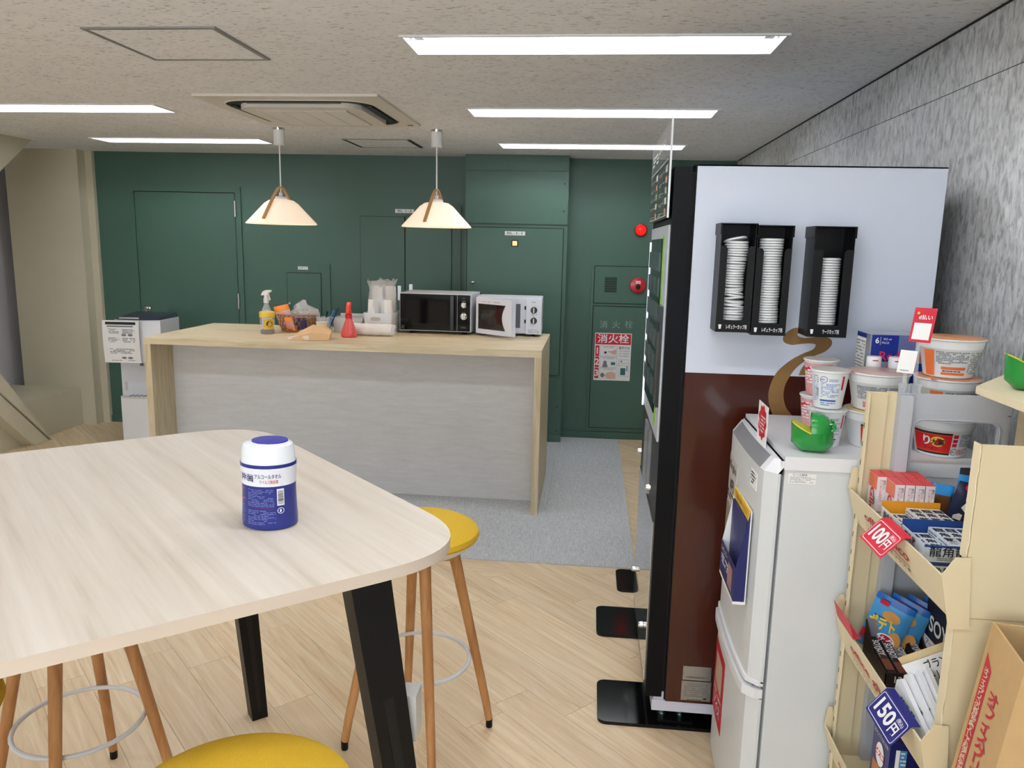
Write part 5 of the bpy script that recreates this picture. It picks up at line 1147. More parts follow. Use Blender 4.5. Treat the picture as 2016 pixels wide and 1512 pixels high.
def bowl(loc, kind, label, rz=0):
    t = thing('noodle_bowl', label, 'noodle bowl', loc, rz); r0, r1, h = .054, .069, .095
    bm = NB(); lathe(bm, [(r0-.004, 0), (r0, .003), (r1-.002, h-.026), (r1, h-.024), (r1+.003, h-.006), (r1+.0065, h-.003), (r1+.0065, h), (r1+.003, h)], 44); obj('bowl', bm, m_cupw, t)
    bm = NB(); lathe(bm, [(r1+.0055, h+.0002), (r1+.004, h+.0012), (.001, h+.002)], 44); lid = obj('lid_film', bm, M('bowl_lid_'+kind, {'orange': (196, 130, 84), 'red': (200, 176, 120), 'white': (190, 160, 150)}[kind], .3, var=(22, .3)), t)
    bm = NB(); hexa(bm, [(-r1-.002, -.022, h-.002), (-r1+.004, -.03, h-.002), (-r1+.006, -.018, h-.002), (-r1-.0, -.012, h-.002), (-r1-.012, -.03, h+.0), (-r1-.004, -.036, h+.0), (-r1+.006, -.018, h+.001), (-r1, -.012, h+.001)]); obj('lid_tab', bm, M('lid_tab_red', (206, 60, 50), .4), t)
    fn = taper(r0-.0006, r1+.0036, h, -112)
    if kind == 'orange':
        fine(t, fn, -.03, .04, .035, .066, 8, m_inkgrey, seed=3, c=.0014, thick=.62, dash=.05); fine(t, fn, .044, .082, .012, .066, 12, m_inkgrey, seed=4, c=.0014, thick=.5, dash=.12)
        patch(t, fn, -.018, .038, .022, .029, m_orange, nx=8, c=.001); patch(t, fn, -.018, .038, .009, .015, m_orange, nx=8, c=.001); fine(t, fn, -.015, .036, .016, .021, 1, m_ink, c=.0014); patch(t, fn, -.062, -.035, .005, .067, m_orange, nx=5, c=.001)
    elif kind == 'red':
        patch(t, fn, -.07, .022, .008, .064, m_dark, nx=12, c=.0006); patch(t, fn, -.07, .022, .013, .059, m_orange, nx=12, c=.0009); patch(t, fn, -.07, .022, .0145, .0575, m_bowlr, nx=12, c=.0012)
        patch(t, fn, 0, 0, 0, 0, M('print_yellow', (222, 196, 60), .5), poly=disc(-.008, .041, .016, .013), c=.0017); T(t, '大盛', fn, -.008, .039, .012, m_ink, bold=.05, c=.0022); T(t, 'り', fn, -.033, .04, .02, m_inkwhite, bold=.06, c=.0022); T(t, 'ラーメン', fn, -.024, .022, .007, m_ink, bold=.04, c=.0022)
        for k in range(3): patch(t, fn, .025, .036, .052-k*.011, .0605-k*.011, m_red, nx=2, c=.001)
        ring_mark(t, fn, .032, .017, .0085, m_ink); fine(t, fn, .042, .075, .03, .062, 8, m_inkgrey, seed=7, c=.0012); fine(t, fn, .042, .075, .008, .024, 4, m_red, seed=8, c=.0012)
    else:
        fine(t, fn, -.045, .025, .03, .064, 9, m_inkgrey, seed=13, c=.0014, thick=.6, dash=.05); fine(t, fn, .03, .07, .04, .064, 5, m_inkgrey, seed=14, c=.0014); fine(t, fn, -.03, .02, .009, .024, 4, m_red, seed=15, c=.0014, thick=.6)
    return t
bowl((.880, 1.972, FZ), 'red', 'red noodle bowl with a yellow badge at the bottom of its stack')
bowl((.879, 1.973, FZ+.0975), 'orange', 'orange noodle bowl in the middle of the three bowl stack', R(25)); bowl((.877, 1.972, FZ+.195), 'orange', 'orange noodle bowl on top of the three bowl stack')
b5 = bowl((.735, 2.022, FZ), 'red', 'dark printed noodle bowl under the white printed one', R(40)); T(b5, '盛', taper(.0534, .0726, .092, -112), .03, .045, .02, m_inkwhite, bold=.06, c=.0026)
bowl((.733, 2.020, FZ+.0975), 'white', 'white noodle bowl with grey and red print stacked beside the cups')
for x, y, lab in ((.757, 2.128, 'small white capped bottle behind the white noodle bowl'), (.812, 2.125, 'small white capped bottle before the blue drink carton')):
    t = thing('bottle', lab, 'bottle', (x, y, FZ)); bm = NB(); lathe(bm, [(.017, 0), (.0175, .004), (.0175, .18), (.013, .19)], 24); obj('bottle_body', bm, m_cupw, t); bm = NB(); lathe(bm, [(.0185, .188), (.0185, .214), (.0165, .217), (.001, .217)], 24); obj('cap', bm, m_white, t)
    patch(t, cyl(.0186, -100), -.006, .008, .206, .209, m_red, nx=3, c=.0005)
m_rb = M('drink_blue', (24, 44, 132), .25); m_rs = M('drink_silver', (176, 182, 194), .25, metal=.5); m_rbred = M('drink_red', (206, 36, 70), .4)
def drinkpack(z, lab):
    t = thing('drink_carton', lab, 'carton', (.842, 2.225, z)); w, d, h = .084, .052, .135
    obj('carton', B(-w, w, -d, d, 0, h), m_rs, t, bevel=.001, seg=1)
    f = lambda x, y, c=0.0: Vector((x, -d-c, y)); fl_ = lambda x, y, c=0.0: Vector((-w-c, -x, y))
    patch(t, f, -w+.004, -.01, .062, h-.001, m_rb); patch(t, f, 0, 0, 0, 0, m_rb, poly=[(.0, .002), (w-.001, .002), (w-.001, .06), (.0, .06)]); patch(t, f, 0, 0, 0, 0, M('drink_mid', (96, 106, 150), .3), poly=[(-.01, .062), (.03, .062), (.045, h-.001), (-.01, h-.001)])
    T(t, '6', f, -w+.018, h-.017, .016, m_inkwhite, bold=.04, c=.001); T(t, '355 ml', f, -w+.044, h-.012, .006, m_inkwhite, c=.001); T(t, 'PACK', f, -w+.04, h-.022, .006, m_inkwhite, c=.001); patch(t, f, -w+.026, -w+.0268, h-.028, h-.006, m_inkwhite, c=.001, name='print_rule')
    T(t, 'Red Bull', f, 0.0, .076, .026, m_rbred, width=.115, bold=.04, c=.0014); T(t, 'ENERGY DRINK', f, .0, .05, .009, m_rbred, width=.07, c=.0014)
    patch(t, fl_, -d+.002, d-.03, .004, h-.014, m_paper); patch(t, fl_, -d+.001, d-.028, h-.013, h-.002, m_rb); fine(t, fl_, -d+.004, d-.034, .01, h-.02, 12, m_inkgrey, seed=3, c=.0012, thick=.4)
drinkpack(FZ, 'lower blue and silver energy drink carton on the refrigerator'); drinkpack(FZ+.1355, 'upper blue and silver energy drink carton on the refrigerator')
# red scalloped sign standing on the door cap
sg = thing('sign_card', 'small red scalloped sign card standing on the refrigerator door', 'sign', (.462, 2.04, FZ-.0115)); f = lambda x, y, c=0.0: Vector((-.0006-c, -x, y))
obj('card', B(-.0006, .0006, -.055, .055, .0, .105), m_paper, sg, smooth=False)
sc = [(math.cos(a)*(.044+.004*math.cos(9*a)), .055+math.sin(a)*(.044+.004*math.cos(9*a))) for a in [2*math.pi*k/54 for k in range(54)]]
patch(sg, f, 0, 0, 0, 0, m_red, poly=sc); T(sg, '1', f, -.03, .05, .025, m_inkwhite, bold=.04, c=.001); fine(sg, f, -.018, .034, .028, .075, 5, m_inkwhite, seed=4, c=.001)
flush_text()
# ================================================================ cardboard snack rack
m_card = M('cream_card', (214, 199, 162), .65, var=(3, .03)); m_cardl = M('cream_card_edge', (228, 215, 180), .65); m_gpl = M('grey_corrugated_plastic', (186, 190, 196), .45, bump=(60, .1))
RX0, RX1, RYN, RYF, RT = .643, .955, 1.342, 1.832, 1.285
rk = thing('snack_rack', 'cream cardboard snack rack with three trays standing beside the refrigerator', 'rack', (.8, 1.587, 0))
# far side: cream front post, then a grey plastic panel with a window
obj('far_post', B(RX0, RX0+.044, RYF-.012, RYF, 0, RT), m_card, rk, W=True, bevel=.0015, seg=1)
obj('far_post_fold', B(RX0+.044, RX0+.066, RYF-.006, RYF, 0, RT+.002), m_card, rk, W=True, smooth=False)
gx0, gx1 = RX0+.066, .96; wx0_, wx1_, wz0_, wz1_ = .752, .935, 1.06, 1.222
bm = NB(); o = rpoly(wx0_, wx1_, wz0_, wz1_, .02, 5)
def window_panel(bm, x0, x1, z0, z1, hole, y0, y1):
    for y in (y0, y1):
        pass
    outer = []
    N = len(hole)
    cx, cz = sum(p[0] for p in hole)/N, sum(p[1] for p in hole)/N
    for (hx_, hz_) in hole:   # project hole vertices to the outer rectangle
        dx, dz = hx_-cx, hz_-cz; t = min([(x1-cx)/dx if dx > 1e-9 else 1e9, (x0-cx)/dx if dx < -1e-9 else 1e9, (z1-cz)/dz if dz > 1e-9 else 1e9, (z0-cz)/dz if dz < -1e-9 else 1e9]); outer.append((cx+dx*t, cz+dz*t))
    A_ = [[bm.verts.new((p[0], y, p[1])) for p in hole] for y in (y0, y1)]; O_ = [[bm.verts.new((p[0], y, p[1])) for p in outer] for y in (y0, y1)]
    for k in range(N):
        k2 = (k+1) % N
        bm.faces.new((A_[0][k], A_[0][k2], O_[0][k2], O_[0][k])); bm.faces.new((A_[1][k2], A_[1][k], O_[1][k], O_[1][k2])); bm.faces.new((A_[0][k2], A_[0][k], A_[1][k], A_[1][k2])); bm.faces.new((O_[0][k], O_[0][k2], O_[1][k2], O_[1][k]))
# corners of the outer rectangle are cut by the projection, so the panel is closed with a border of four strips
window_panel(bm, wx0_-.02, wx1_+.02, wz0_-.02, wz1_+.02, o, RYF-.010, RYF-.002)
obj('window_rim', bm, m_gpl, rk, W=True, ang=50)
for q in ((gx0, gx1, wz1_+.018, RT), (gx0, wx0_-.018, .02, wz1_+.02), (wx1_+.018, gx1, .02, wz1_+.02), (wx0_-.02, wx1_+.02, .02, 1.005)): obj('grey_panel', B(q[0], q[1], RYF-.009, RYF-.003, q[2], q[3]), m_gpl, rk, W=True, smooth=False)
for cx, cz in ((wx0_-.012, wz1_+.012), (wx1_+.012, wz1_+.012), (wx0_-.012, wz0_-.012), (wx1_+.012, wz0_-.012)): obj('window_corner', B(cx-.009, cx+.009, RYF-.0085, RYF-.0035, cz-.009, cz+.009), m_gpl, rk, W=True, smooth=False)
bm = NB(); tube(bm, [(x, RYF-.011, z) for x, z in rpoly(wx0_-.004, wx1_+.004, wz0_-.004, wz1_+.004, .022, 5)], .0022, 6, closed=True); obj('window_bead', bm, m_gpl, rk, W=True)
obj('grey_inner_post', B(gx0, gx0+.028, RYF-.03, RYF-.010, .02, RT-.004), m_gpl, rk, W=True, bevel=.003)
# back and near side
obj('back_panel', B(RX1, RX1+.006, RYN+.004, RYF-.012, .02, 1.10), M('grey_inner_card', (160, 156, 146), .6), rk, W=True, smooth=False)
RN = .668
obj('near_side', B(RN, RX1, RYN, RYN+.005, .972, RT), m_card, rk, W=True, smooth=False)
obj('near_side', B(RN-.006, RX1, RYN+.003, RYN+.008, 0, .970), m_card, rk, W=True, smooth=False)
def jag(x, z0, z1, amp, n, seed):      # torn perforated edge
    rq = random.Random(seed); return [(x+(rq.uniform(0, amp) if 0 < k < n else 0), z0+(z1-z0)*k/n) for k in range(n+1)]
def flange(z0, z1, y, w, x, seed, nm):
    bm = NB(); e = jag(0, z0, z1, .004, 14, seed); poly = [(w-.0, z0)]+[(w, z1)]+[(-a, z) for a, z in reversed(e)]
    prism(bm, poly, x, x+.002, lambda u, v, ww: (ww, y+u, v)); obj(nm, bm, m_cardl, rk, W=True, smooth=False)
for z0, z1, sd in ((1.08, RT, 1), (.74, .955, 2), (.44, .64, 3), (.05, .34, 4)): flange(z0, z1, RYN+.003, .022, RN-.003 if z0 > 1 else RN-.009, sd, 'near_flange')
flange(.05, RT, RYF-.024, .014, RX0-.001, 6, 'far_flange')
rq = random.Random(8)
for k in range(26): obj('perforation', B(RX0-.0016, RX0-.0008, RYF-.011, RYF-.008, .1+k*.044, .112+k*.044), M('card_slot', (96, 84, 62), .7), rk, W=True, smooth=False)
# trays with flared lips
TZ = (.985, .665, .365)
for k, z in enumerate(TZ):
    tr_ = obj('tray', B(RX0+.006, RX1-.002, RYN+.012, RYF-.014, z-.008, z), m_card, rk, W=True, smooth=False)
    xt, xb2 = RX0-.018, RX0+.004; zt_, zb2 = z+.066, z-.012
    bm = NB(); y0, y1 = RYN-.004, RYF+.004
    # lip outline: the ends rise into shoulders
    hexa(bm, [(xb2, y0, zb2), (xb2+.004, y0, zb2), (xb2+.004, y1, zb2), (xb2, y1, zb2), (xt, y0, zt_), (xt+.004, y0, zt_), (xt+.004, y1, zt_), (xt, y1, zt_)])
    lp = obj('tray_lip', bm, m_cardl, rk, W=True, bevel=.0012, seg=1)
    for s, y in ((0, y0-.0026), (1, y1+.0006)):
        bm = NB(); prism(bm, [(xb2, zb2-.02), (xt, zt_), (xt+.02, zt_+.034), (xt+.045, zt_+.034), (xb2+.035, zb2-.02)] if s == 0 else [(xb2, zb2), (xt, zt_), (xt+.006, zt_+.05), (xt+.016, zt_+.05), (xb2+.02, zb2)], y, y+.002, lambda u, v, w: (u, w, v)); obj('lip_tab', bm, m_card, rk, W=True, smooth=False)
    d_ = Vector((xt-xb2, 0, zt_-zb2)); d_.normalize(); oo = Vector((xb2, RYF, zb2))
    fl_ = frame(None, oo, (0, -1, 0), d_)
    fi = lambda x, y, c=0.0, f=fl_: f(x, y, c)
    T(lp, 'office glico', fi, .215, .045, .020, M('glico_red', (186, 34, 36), .5), width=.25, bold=.03, c=.0012, W=True); patch(lp, fi, .09, .34, .028, .0292, MATS['glico_red'], c=.0012, W=True, name='print_rule'); T(lp, 'リフレッシュボックス★', fi, .215, .018, .009, M('brown_ink', (120, 92, 60), .5), width=.25, c=.0012, W=True)
obj('rack_base', B(RX0+.01, RX1, RYN+.01, RYF-.012, .0, .03), m_card, rk, W=True, smooth=False)
# board at the top of the back for the second frog
zb_ = 1.325
A0 = RZ(1922, 760, zb_); A1 = RZ(2016, 720, zb_); 
bm = NB(); prism(bm, [(A0.x, A0.y), (A0.x-.002, RYN+.03), (1.09, RYN+.03), (1.09, A1.y-.015), (A1.x-.02, A1.y-.03)], zb_-.016, zb_); obj('coin_shelf', bm, m_cardl, rk, W=True, bevel=.001, seg=1)
obj('shelf_post', B(.962, 1.06, 1.42, 1.8, 0, zb_-.016), m_card, rk, W=True, smooth=False)
pf = RZ(2006, 769, zb_); frog((pf.x+.025, pf.y+.01, zb_), R(-8), 'green frog coin bank on the cream shelf of the snack rack')
# price cards on the lips
def pricecard(y0, y1, xt, zt, xb, zb, mat, text, label):
    t = thing('price_card', label, 'price card', ((xt+xb)/2, (y0+y1)/2, zb)); v = Vector((xt-xb, 0, zt-zb)); L = v.length; f = frame(None, (xb, y1, zb), (0, -1, 0), v); W_ = y1-y0
    bm = NB(); q = [f(a, b_, c) for c in (-.0008, 0) for a, b_ in ((0, 0), (W_, 0), (W_, L), (0, L))]; hexa(bm, q); obj('card', bm, mat, t, W=True, smooth=False)
    bm = NB(); q = [Vector((xt, y1, zt)), Vector((xt, y0, zt)), Vector((xt+.016, y0, zt+.001)), Vector((xt+.016, y1, zt+.001))]; hexa(bm, [p-Vector((0, 0, .0008)) for p in q]+q); obj('folded_flap', bm, mat, t, W=True, smooth=False)
    bm = NB(); o = rpoly(.004, W_-.004, .004, L-.004, .006, 4); ii = rpoly(.0055, W_-.0055, .0055, L-.0055, .005, 4)
    for k in range(len(o)): k2 = (k+1) % len(o); quad(bm, [f(*o[k], .0006), f(*o[k2], .0006), f(*ii[k2], .0006), f(*ii[k], .0006)])
    obj('white_outline', bm, m_inkwhite, t, W=True, smooth=False)
    if text: T(t, text, f, W_*.36, L*.5, L*.56, m_inkwhite, bold=.07, width=W_*.54, c=.001, W=True); T(t, '円', f, W_*.79, L*.40, L*.34, m_inkwhite, bold=.06, c=.001, W=True); T(t, '(税込)', f, W_*.80, L*.74, L*.13, m_inkwhite, c=.001, W=True, bold=.03)
    else: fine(t, f, W_*.15, W_*.85, L*.2, L*.8, 4, m_inkwhite, seed=4, c=.001, W=True)
pricecard(1.497, 1.615, .6235, 1.0555, .583, 1.012, M('price_red', (200, 20, 48), .45), '100', 'red price card with white numbers on the upper tray lip')
pricecard(1.372, 1.50, .6235, .7365, .588, .690, M('price_navy', (28, 30, 112), .4), '150', 'navy price card with white numbers on the middle tray lip')
pricecard(1.70, 1.815, .6235, .7365, .612, .775, MATS['price_red'], '', 'small red card standing at the far end of the middle tray lip')
# clip stands with cards on the grey panel
def popcard(x, z0, h, w, mat, label, kind, lean):
    t = thing('card_clip', label, 'card clip', (x, RYF-.006, RT)); 
    obj('clip_jaw', B(-.010, .010, -.008, .008, .0005, .022), m_clear, t, bevel=.003); bm = NB(); tube(bm, [(0, 0, .02), (lean*.4, 0, .045), (lean*.7, 0, z0)], .005, 8); obj('clip_neck', bm, m_clear, t)
    fx = frame(None, (lean*.7, -.004, z0), (math.cos(R(-38)), math.sin(R(-38)), 0), (.1, 0, 1)); bm = NB(); hexa(bm, [fx(a, b_, c) for c in (-.0006, 0) for a, b_ in ((-w/2, 0), (w/2, 0), (w/2, h), (-w/2, h))]); obj('card', bm, mat, t, smooth=False)
    if kind == 'red': patch(t, fx, -w/2+.005, w/2-.005, .006, h*.56, m_paper, c=.0006); T(t, 'd払い', fx, .003, h*.72, .009, m_inkwhite, bold=.04, c=.0008); patch(t, fx, 0, 0, 0, 0, MATS['frog_yellow'], poly=disc(-w*.3, h*.84, .003), c=.0008)
    else: fine(t, fx, -w*.3, w*.3, .004, .008, 1, m_inkgrey, c=.0008)
popcard(.722, .047, .052, .036, m_paper, 'white card in a clear clip on the grey rack panel', 'white', -.006)
popcard(.746, .118, .078, .046, M('card_crimson', (190, 28, 52), .4), 'crimson payment card in a clear clip on the grey rack panel', 'red', -.006)
# ================================================================ goods on the trays
m_gl = M('caramel_box_white', (226, 218, 220), .45); m_glr = M('caramel_box_red', (206, 70, 72), .4, var=(60, .15))
def caramel(x, y, lab):
    t = thing('caramel_box', lab, 'snack box', (x, y, TZ[0]), 0, 'red topped caramel boxes'); w, d, h = .0190, .053, .120
    bm = NB(); box(bm, 0, w, 0, d, 0, h-.0015); obj('carton', bm, m_gl, t, smooth=False); obj('lid_flap', B(0, w, 0, d, h-.0015, h), m_glr, t, smooth=False)
    f = lambda a, b_, c=0.0: Vector((a, -c, b_)); l = lambda a, b_, c=0.0: Vector((-c, d-a, b_))
    T(t, '香ばしい', f, w*.78, h*.90, .005, m_ink, vert=True); T(t, 'アーモンドグリコ', f, w*.42, h*.90, .006, m_red, vert=True); fine(t, f, w*.2, w*.85, .01, .04, 4, m_inkgrey, seed=2, dash=.3, thick=.3)
    patch(t, l, .002, d-.002, h*.72, h-.002, M('caramel_orange', (216, 110, 80), .4, var=(60, .25))); T(t, 'Glico', l, d*.52, h*.42, .024, m_red, bold=.05, c=.001, rot=R(-90), width=.075); patch(t, l, 0, 0, 0, 0, M('leaf_green', (84, 130, 60), .5), poly=disc(d*.8, h*.5, .004, .010), c=.0012)
    return t
c_f = caramel(.678, 1.70, 'caramel box in the front row, red top and white side'); flush_text()
for k in range(1, 4): o = copy_tree(c_f); place(o, (.678+.0212*k, 1.70, TZ[0])); o['label'] = c_f['label']
for k in range(5): o = copy_tree(c_f); place(o, (.660+.0212*k, 1.7555, TZ[0])); o['label'] = 'caramel box in the back row against the grey rack panel'
for x, lab in ((.0, ''),): c_f['group'] = 'caramel boxes in the front row'
for o in bpy.data.objects:
    if o.name.startswith('caramel_box.'): o['group'] = 'caramel boxes in the front row' if 'front' in o['label'] else 'caramel boxes in the back row'
m_org2 = M('tray_orange', (216, 144, 24), .5); m_blu2 = M('tray_blue', (22, 62, 130), .45); m_rw = M('lozenge_white', (226, 228, 226), .45); m_rwb = M('lozenge_blue_white', (214, 224, 234), .4)
def lozenge_tray(x, y, z, mat, mbox, lab, labb, grp, nbox, low, fill0):
    """open display carton of lozenge boxes lying in rows along x"""
    t = thing('display_carton', lab, 'carton', (x, y, z)); w, d, h = .122, .112, .036
    obj('carton_floor', B(0, w, 0, d, 0, .002), mat, t, smooth=False)
    obj('front_wall', B(0, w, 0, .0015, .002, h-.004), mbox, t, smooth=False); obj('back_wall', B(0, w, d-.0015, d, .002, h+.012), mat, t, smooth=False); obj('left_wall', B(0, .0015, .0015, d-.0015, .002, h), mbox, t, smooth=False); obj('right_wall', B(w-.0015, w, .0015, d-.0015, .002, h-.006), mbox, t, smooth=False)
    obj('front_edge', B(0, w, -.0006, .002, h-.0045, h-.001), mat, t, smooth=False)
    f = lambda a, b_, c=0.0: Vector((a, -c, b_)); T(t, '龍角散', f, w*.36, h*.60, .017, m_ink, width=.07, bold=.02, c=.001); fine(t, f, w*.2, w*.7, .005, .012, 2, m_inkgrey, c=.001)
    l = lambda a, b_, c=0.0: Vector((-c, d-a, b_)); T(t, '龍角散', l, d*.4, h*.6, .014, m_ink, c=.001, bold=.02)
    bw = .0235
    for k in range(nbox):
        lowb = k < low; zz = .0022 if lowb else .0022+.014; b = thing('lozenge_box', labb[0] if lowb else labb[1], 'snack box', (x+.0025+k*bw, y+.003, z+.0022), 0, grp+(' low row' if lowb else ' high row'))
        hh = .019 if lowb else .033; obj('carton', B(0, bw-.0008, 0, d-.008, 0, hh), mbox, b, smooth=False)
        tp = lambda a, b_, c=0.0, hh=hh: Vector((a, b_, hh+c)); 
        for i, ch in enumerate('龍角散'): T(b, ch, tp, bw*.5, d*.74-.026*i, .0165, m_ink, bold=.03)
        fine(b, tp, .003, bw-.004, .006, .02, 3, m_inkgrey, seed=k)
        if not lowb and k == low: fine(b, lambda a, b_, c=0.0: Vector((-c, d-.008-a, b_)), .005, .09, .006, .03, 4, m_inkgrey, seed=3)
    return t
base_z = TZ[0]+.034
for y, lab in ((1.588, 'purple and white lozenge carton under the orange display carton'), (1.474, 'purple and white lozenge carton under the blue display carton')):
    t = thing('display_carton', lab, 'carton', (.655, y, TZ[0])); obj('carton', B(0, .118, 0, .106, 0, .0335), m_rw, t, smooth=False); f = lambda a, b_, c=0.0: Vector((a, -c, b_)); patch(t, f, .0, .118, .028, .033, m_blu2); patch(t, f, .04, .075, .004, .024, M('purple_print', (120, 70, 150), .5)); T(t, '角散', f, .035, .015, .014, m_ink, bold=.02, c=.001)
lozenge_tray(.652, 1.587, base_z, m_org2, m_rw, 'open orange and white display carton of lozenge boxes', ('low lozenge box at the orange carton front', 'white lozenge box standing high in the orange carton'), 'orange carton lozenges', 5, 2, 0)
lozenge_tray(.652, 1.472, base_z, m_blu2, m_rwb, 'open blue and white display carton of lozenge boxes', ('low lozenge box in the blue carton', 'blue white lozenge box standing high in the blue carton'), 'blue carton lozenges', 5, 2, 0)
nb = pack('snack_bag', 'navy bag with white lettering standing behind the lozenge cartons', 'snack', (.818, 1.706, TZ[0]), .075, .135, .022, [M('navy_bag', (22, 30, 62), .35, bump=(30, .3)), MATS['navy_bag']], R(8), R(-6), ry=R(10))
rm = Matrix.Rotation(R(8), 4, 'X') @ Matrix.Rotation(R(10), 4, 'Y'); fnb = lambda a, b_, c=0.0: rm @ Vector((a, -.0118-c, b_))
T(nb, '無添加', fnb, .016, .108, .017, m_inkwhite, vert=True, bold=.05); T(nb, '塩味', fnb, .012, .046, .012, m_inkwhite, vert=True, bold=.04); patch(nb, fnb, 0, 0, 0, 0, m_red, poly=disc(-.02, .128, .008, .008, 6), c=.001)
for pl_ in ([(-.018, .11), (-.006, .118), (-.004, .1), (-.016, .097)], [(-.014, .092), (-.005, .086), (-.009, .07), (-.02, .08)], [(-.03, .06), (-.02, .066), (-.012, .064), (-.012, .05), (-.03, .052)]): patch(nb, fnb, 0, 0, 0, 0, m_inkwhite, poly=pl_, c=.001)
pack('snack_bag', 'bright blue bag behind the navy bag', 'snack', (.875, 1.768, TZ[0]), .09, .15, .03, [M('sky_blue_bag', (40, 140, 206), .35), M('sky_black', (16, 18, 26), .4)], R(4), R(6), band=.12); pack('snack_bag', 'brown glossy bag between the caramel boxes and the navy bag', 'snack', (.797, 1.776, TZ[0]), .05, .105, .028, [M('brown_bag', (112, 74, 36), .3, var=(40, .35)), MATS['sky_blue_bag'], MATS['sky_blue_bag']], R(2), R(-14), ry=R(6))
# middle tray
m_pb = M('potato_blue', (70, 150, 206), .3, var=(25, .18)); m_pb2 = M('potato_blue_dark', (26, 96, 176), .3); m_biscuit = M('biscuit_print', (206, 150, 84), .5, var=(40, .2)); m_yelp = M('print_bright_yellow', (232, 200, 50), .5)
for k in range(4):
    t = pack('biscuit_pack', ['blue biscuit pack whose yellow lettering faces out', 'second blue biscuit pack behind the lettered one', 'third blue biscuit pack behind the lettered one', 'last blue biscuit pack against the dark snack carton'][k], 'snack', (.705+.033*k, 1.786-.004*k, TZ[1]), .088, .155, .022, [m_pb, m_pb2, m_pb], R(6), R(-38), group=None, ry=R(16), band=.12)
    rm2 = Matrix.Rotation(R(6), 4, 'X') @ Matrix.Rotation(R(16), 4, 'Y'); f = lambda a, b_, c=0.0, rm2=rm2: rm2 @ Vector((a, -.0118-c, b_))
    patch(t, f, 0, 0, 0, 0, m_biscuit, poly=disc(.005, .115, .02, .015), c=.0006); patch(t, f, 0, 0, 0, 0, m_biscuit, poly=disc(.028, .06, .015, .024), c=.0006); patch(t, f, -.03, -.01, .136, .148, m_red, c=.0006)
    if k == 0: T(t, 'ポテト', f, -.006, .085, .028, m_yelp, bold=.09, width=.06, c=.0016, rot=R(10)); patch(t, f, 0, 0, 0, 0, m_inkwhite, poly=disc(.012, .05, .022, .018), c=.001); patch(t, f, 0, 0, 0, 0, m_red, poly=disc(.012, .05, .019, .015), c=.0013); T(t, 'サク', f, .012, .05, .016, m_inkwhite, bold=.06, c=.002); patch(t, f, -.042, -.022, .03, .055, m_red, c=.001); fine(t, f, -.03, .0, .1, .106, 1, m_ink, c=.001)
m_soy = M('soy_black', (30, 20, 22), .35); m_bar = M('bar_silver', (150, 148, 150), .25, metal=.5, bump=(80, .4)); m_nut = M('nut_print', (120, 66, 44), .5, var=(50, .35)); m_gin = M('carton_grey_inside', (120, 120, 122), .6)
sc_ = thing('display_carton', 'open black display carton of nut bars numbered on its front', 'carton', (.672, 1.628, TZ[1])); w, d, h = .116, .14, .072
obj('carton_floor', B(0, w, 0, d, 0, .002), m_soy, sc_, smooth=False); obj('front_wall', B(0, w, 0, .002, .002, .034), m_soy, sc_, smooth=False); obj('back_wall', B(0, w, d-.002, d, .002, h+.02), m_gin, sc_, smooth=False)
for x in (0, w-.002):
    bm = NB(); prism(bm, [(0, 0), (d, 0), (d, h+.02), (d*.5, .04), (0, .034)], x, x+.002, lambda u, v, ww: (ww, u, v)); obj('side_wall', bm, m_soy, sc_, smooth=False)
f = lambda a, b_, c=0.0: Vector((a, -c, b_)); T(sc_, '12', f, .026, .019, .016, m_inkwhite, bold=.04, c=.001)
for k in range(4):
    b = thing('nut_bar', ['black nut bar at the left wall of the black carton', 'black nut bar beside the leftmost bar in the black carton', 'silver backed nut bar lying in the middle of the black carton', 'nut bar at the right wall of the black carton'][k], 'snack bar', (.6755+.0275*k, 1.634, TZ[1]+.0025), 0); zt_ = (.030, .024, .018, .034)[k]
    bm = NB(); sec = [(0, 0), (.024, 0), (.0245, zt_*.8), (.02, zt_), (.004, zt_), (-.0005, zt_*.8)]; prism(bm, sec, 0, .126, lambda u, v, ww: (u, ww, v+ww*.14)); obj('wrapper', bm, m_soy if k != 2 else m_bar, b, bevel=.002)
    tp = lambda a, b_, c=0.0, zt_=zt_: Vector((a, b_, zt_+b_*.14+c)); T(b, 'SOYJOY', tp, .012, .085, .014, m_inkwhite, bold=.05, width=.055, rot=R(-90), c=.001); patch(b, tp, .003, .021, .008, .045, m_nut, c=.0008); patch(b, tp, .003, .006, .05, .12, m_bar, c=.0008, name='silver_seam')
sb2 = thing('snack_carton', 'tall black snack carton standing at the right of the open black carton', 'carton', (.792, 1.53, TZ[1])); obj('carton', B(0, .06, 0, .21, 0, .165), m_soy, sb2, bevel=.001, seg=1)
l = lambda a, b_, c=0.0: Vector((-c, .21-a, b_)); T(sb2, 'SOYJOY', l, .105, .115, .038, m_inkwhite, bold=.05, width=.17, c=.001); patch(sb2, l, .0, .21, .055, .08, m_paper); T(sb2, 'アーモンド&チョコレート', l, .105, .0675, .014, m_ink, width=.18, c=.001); patch(sb2, l, .0, .21, .045, .048, m_inkgrey, name='print_rule')
m_wpk = M('white_sachet', (232, 234, 236), .45, bump=(25, .3)); m_gnp = M('green_print', (52, 120, 84), .5)
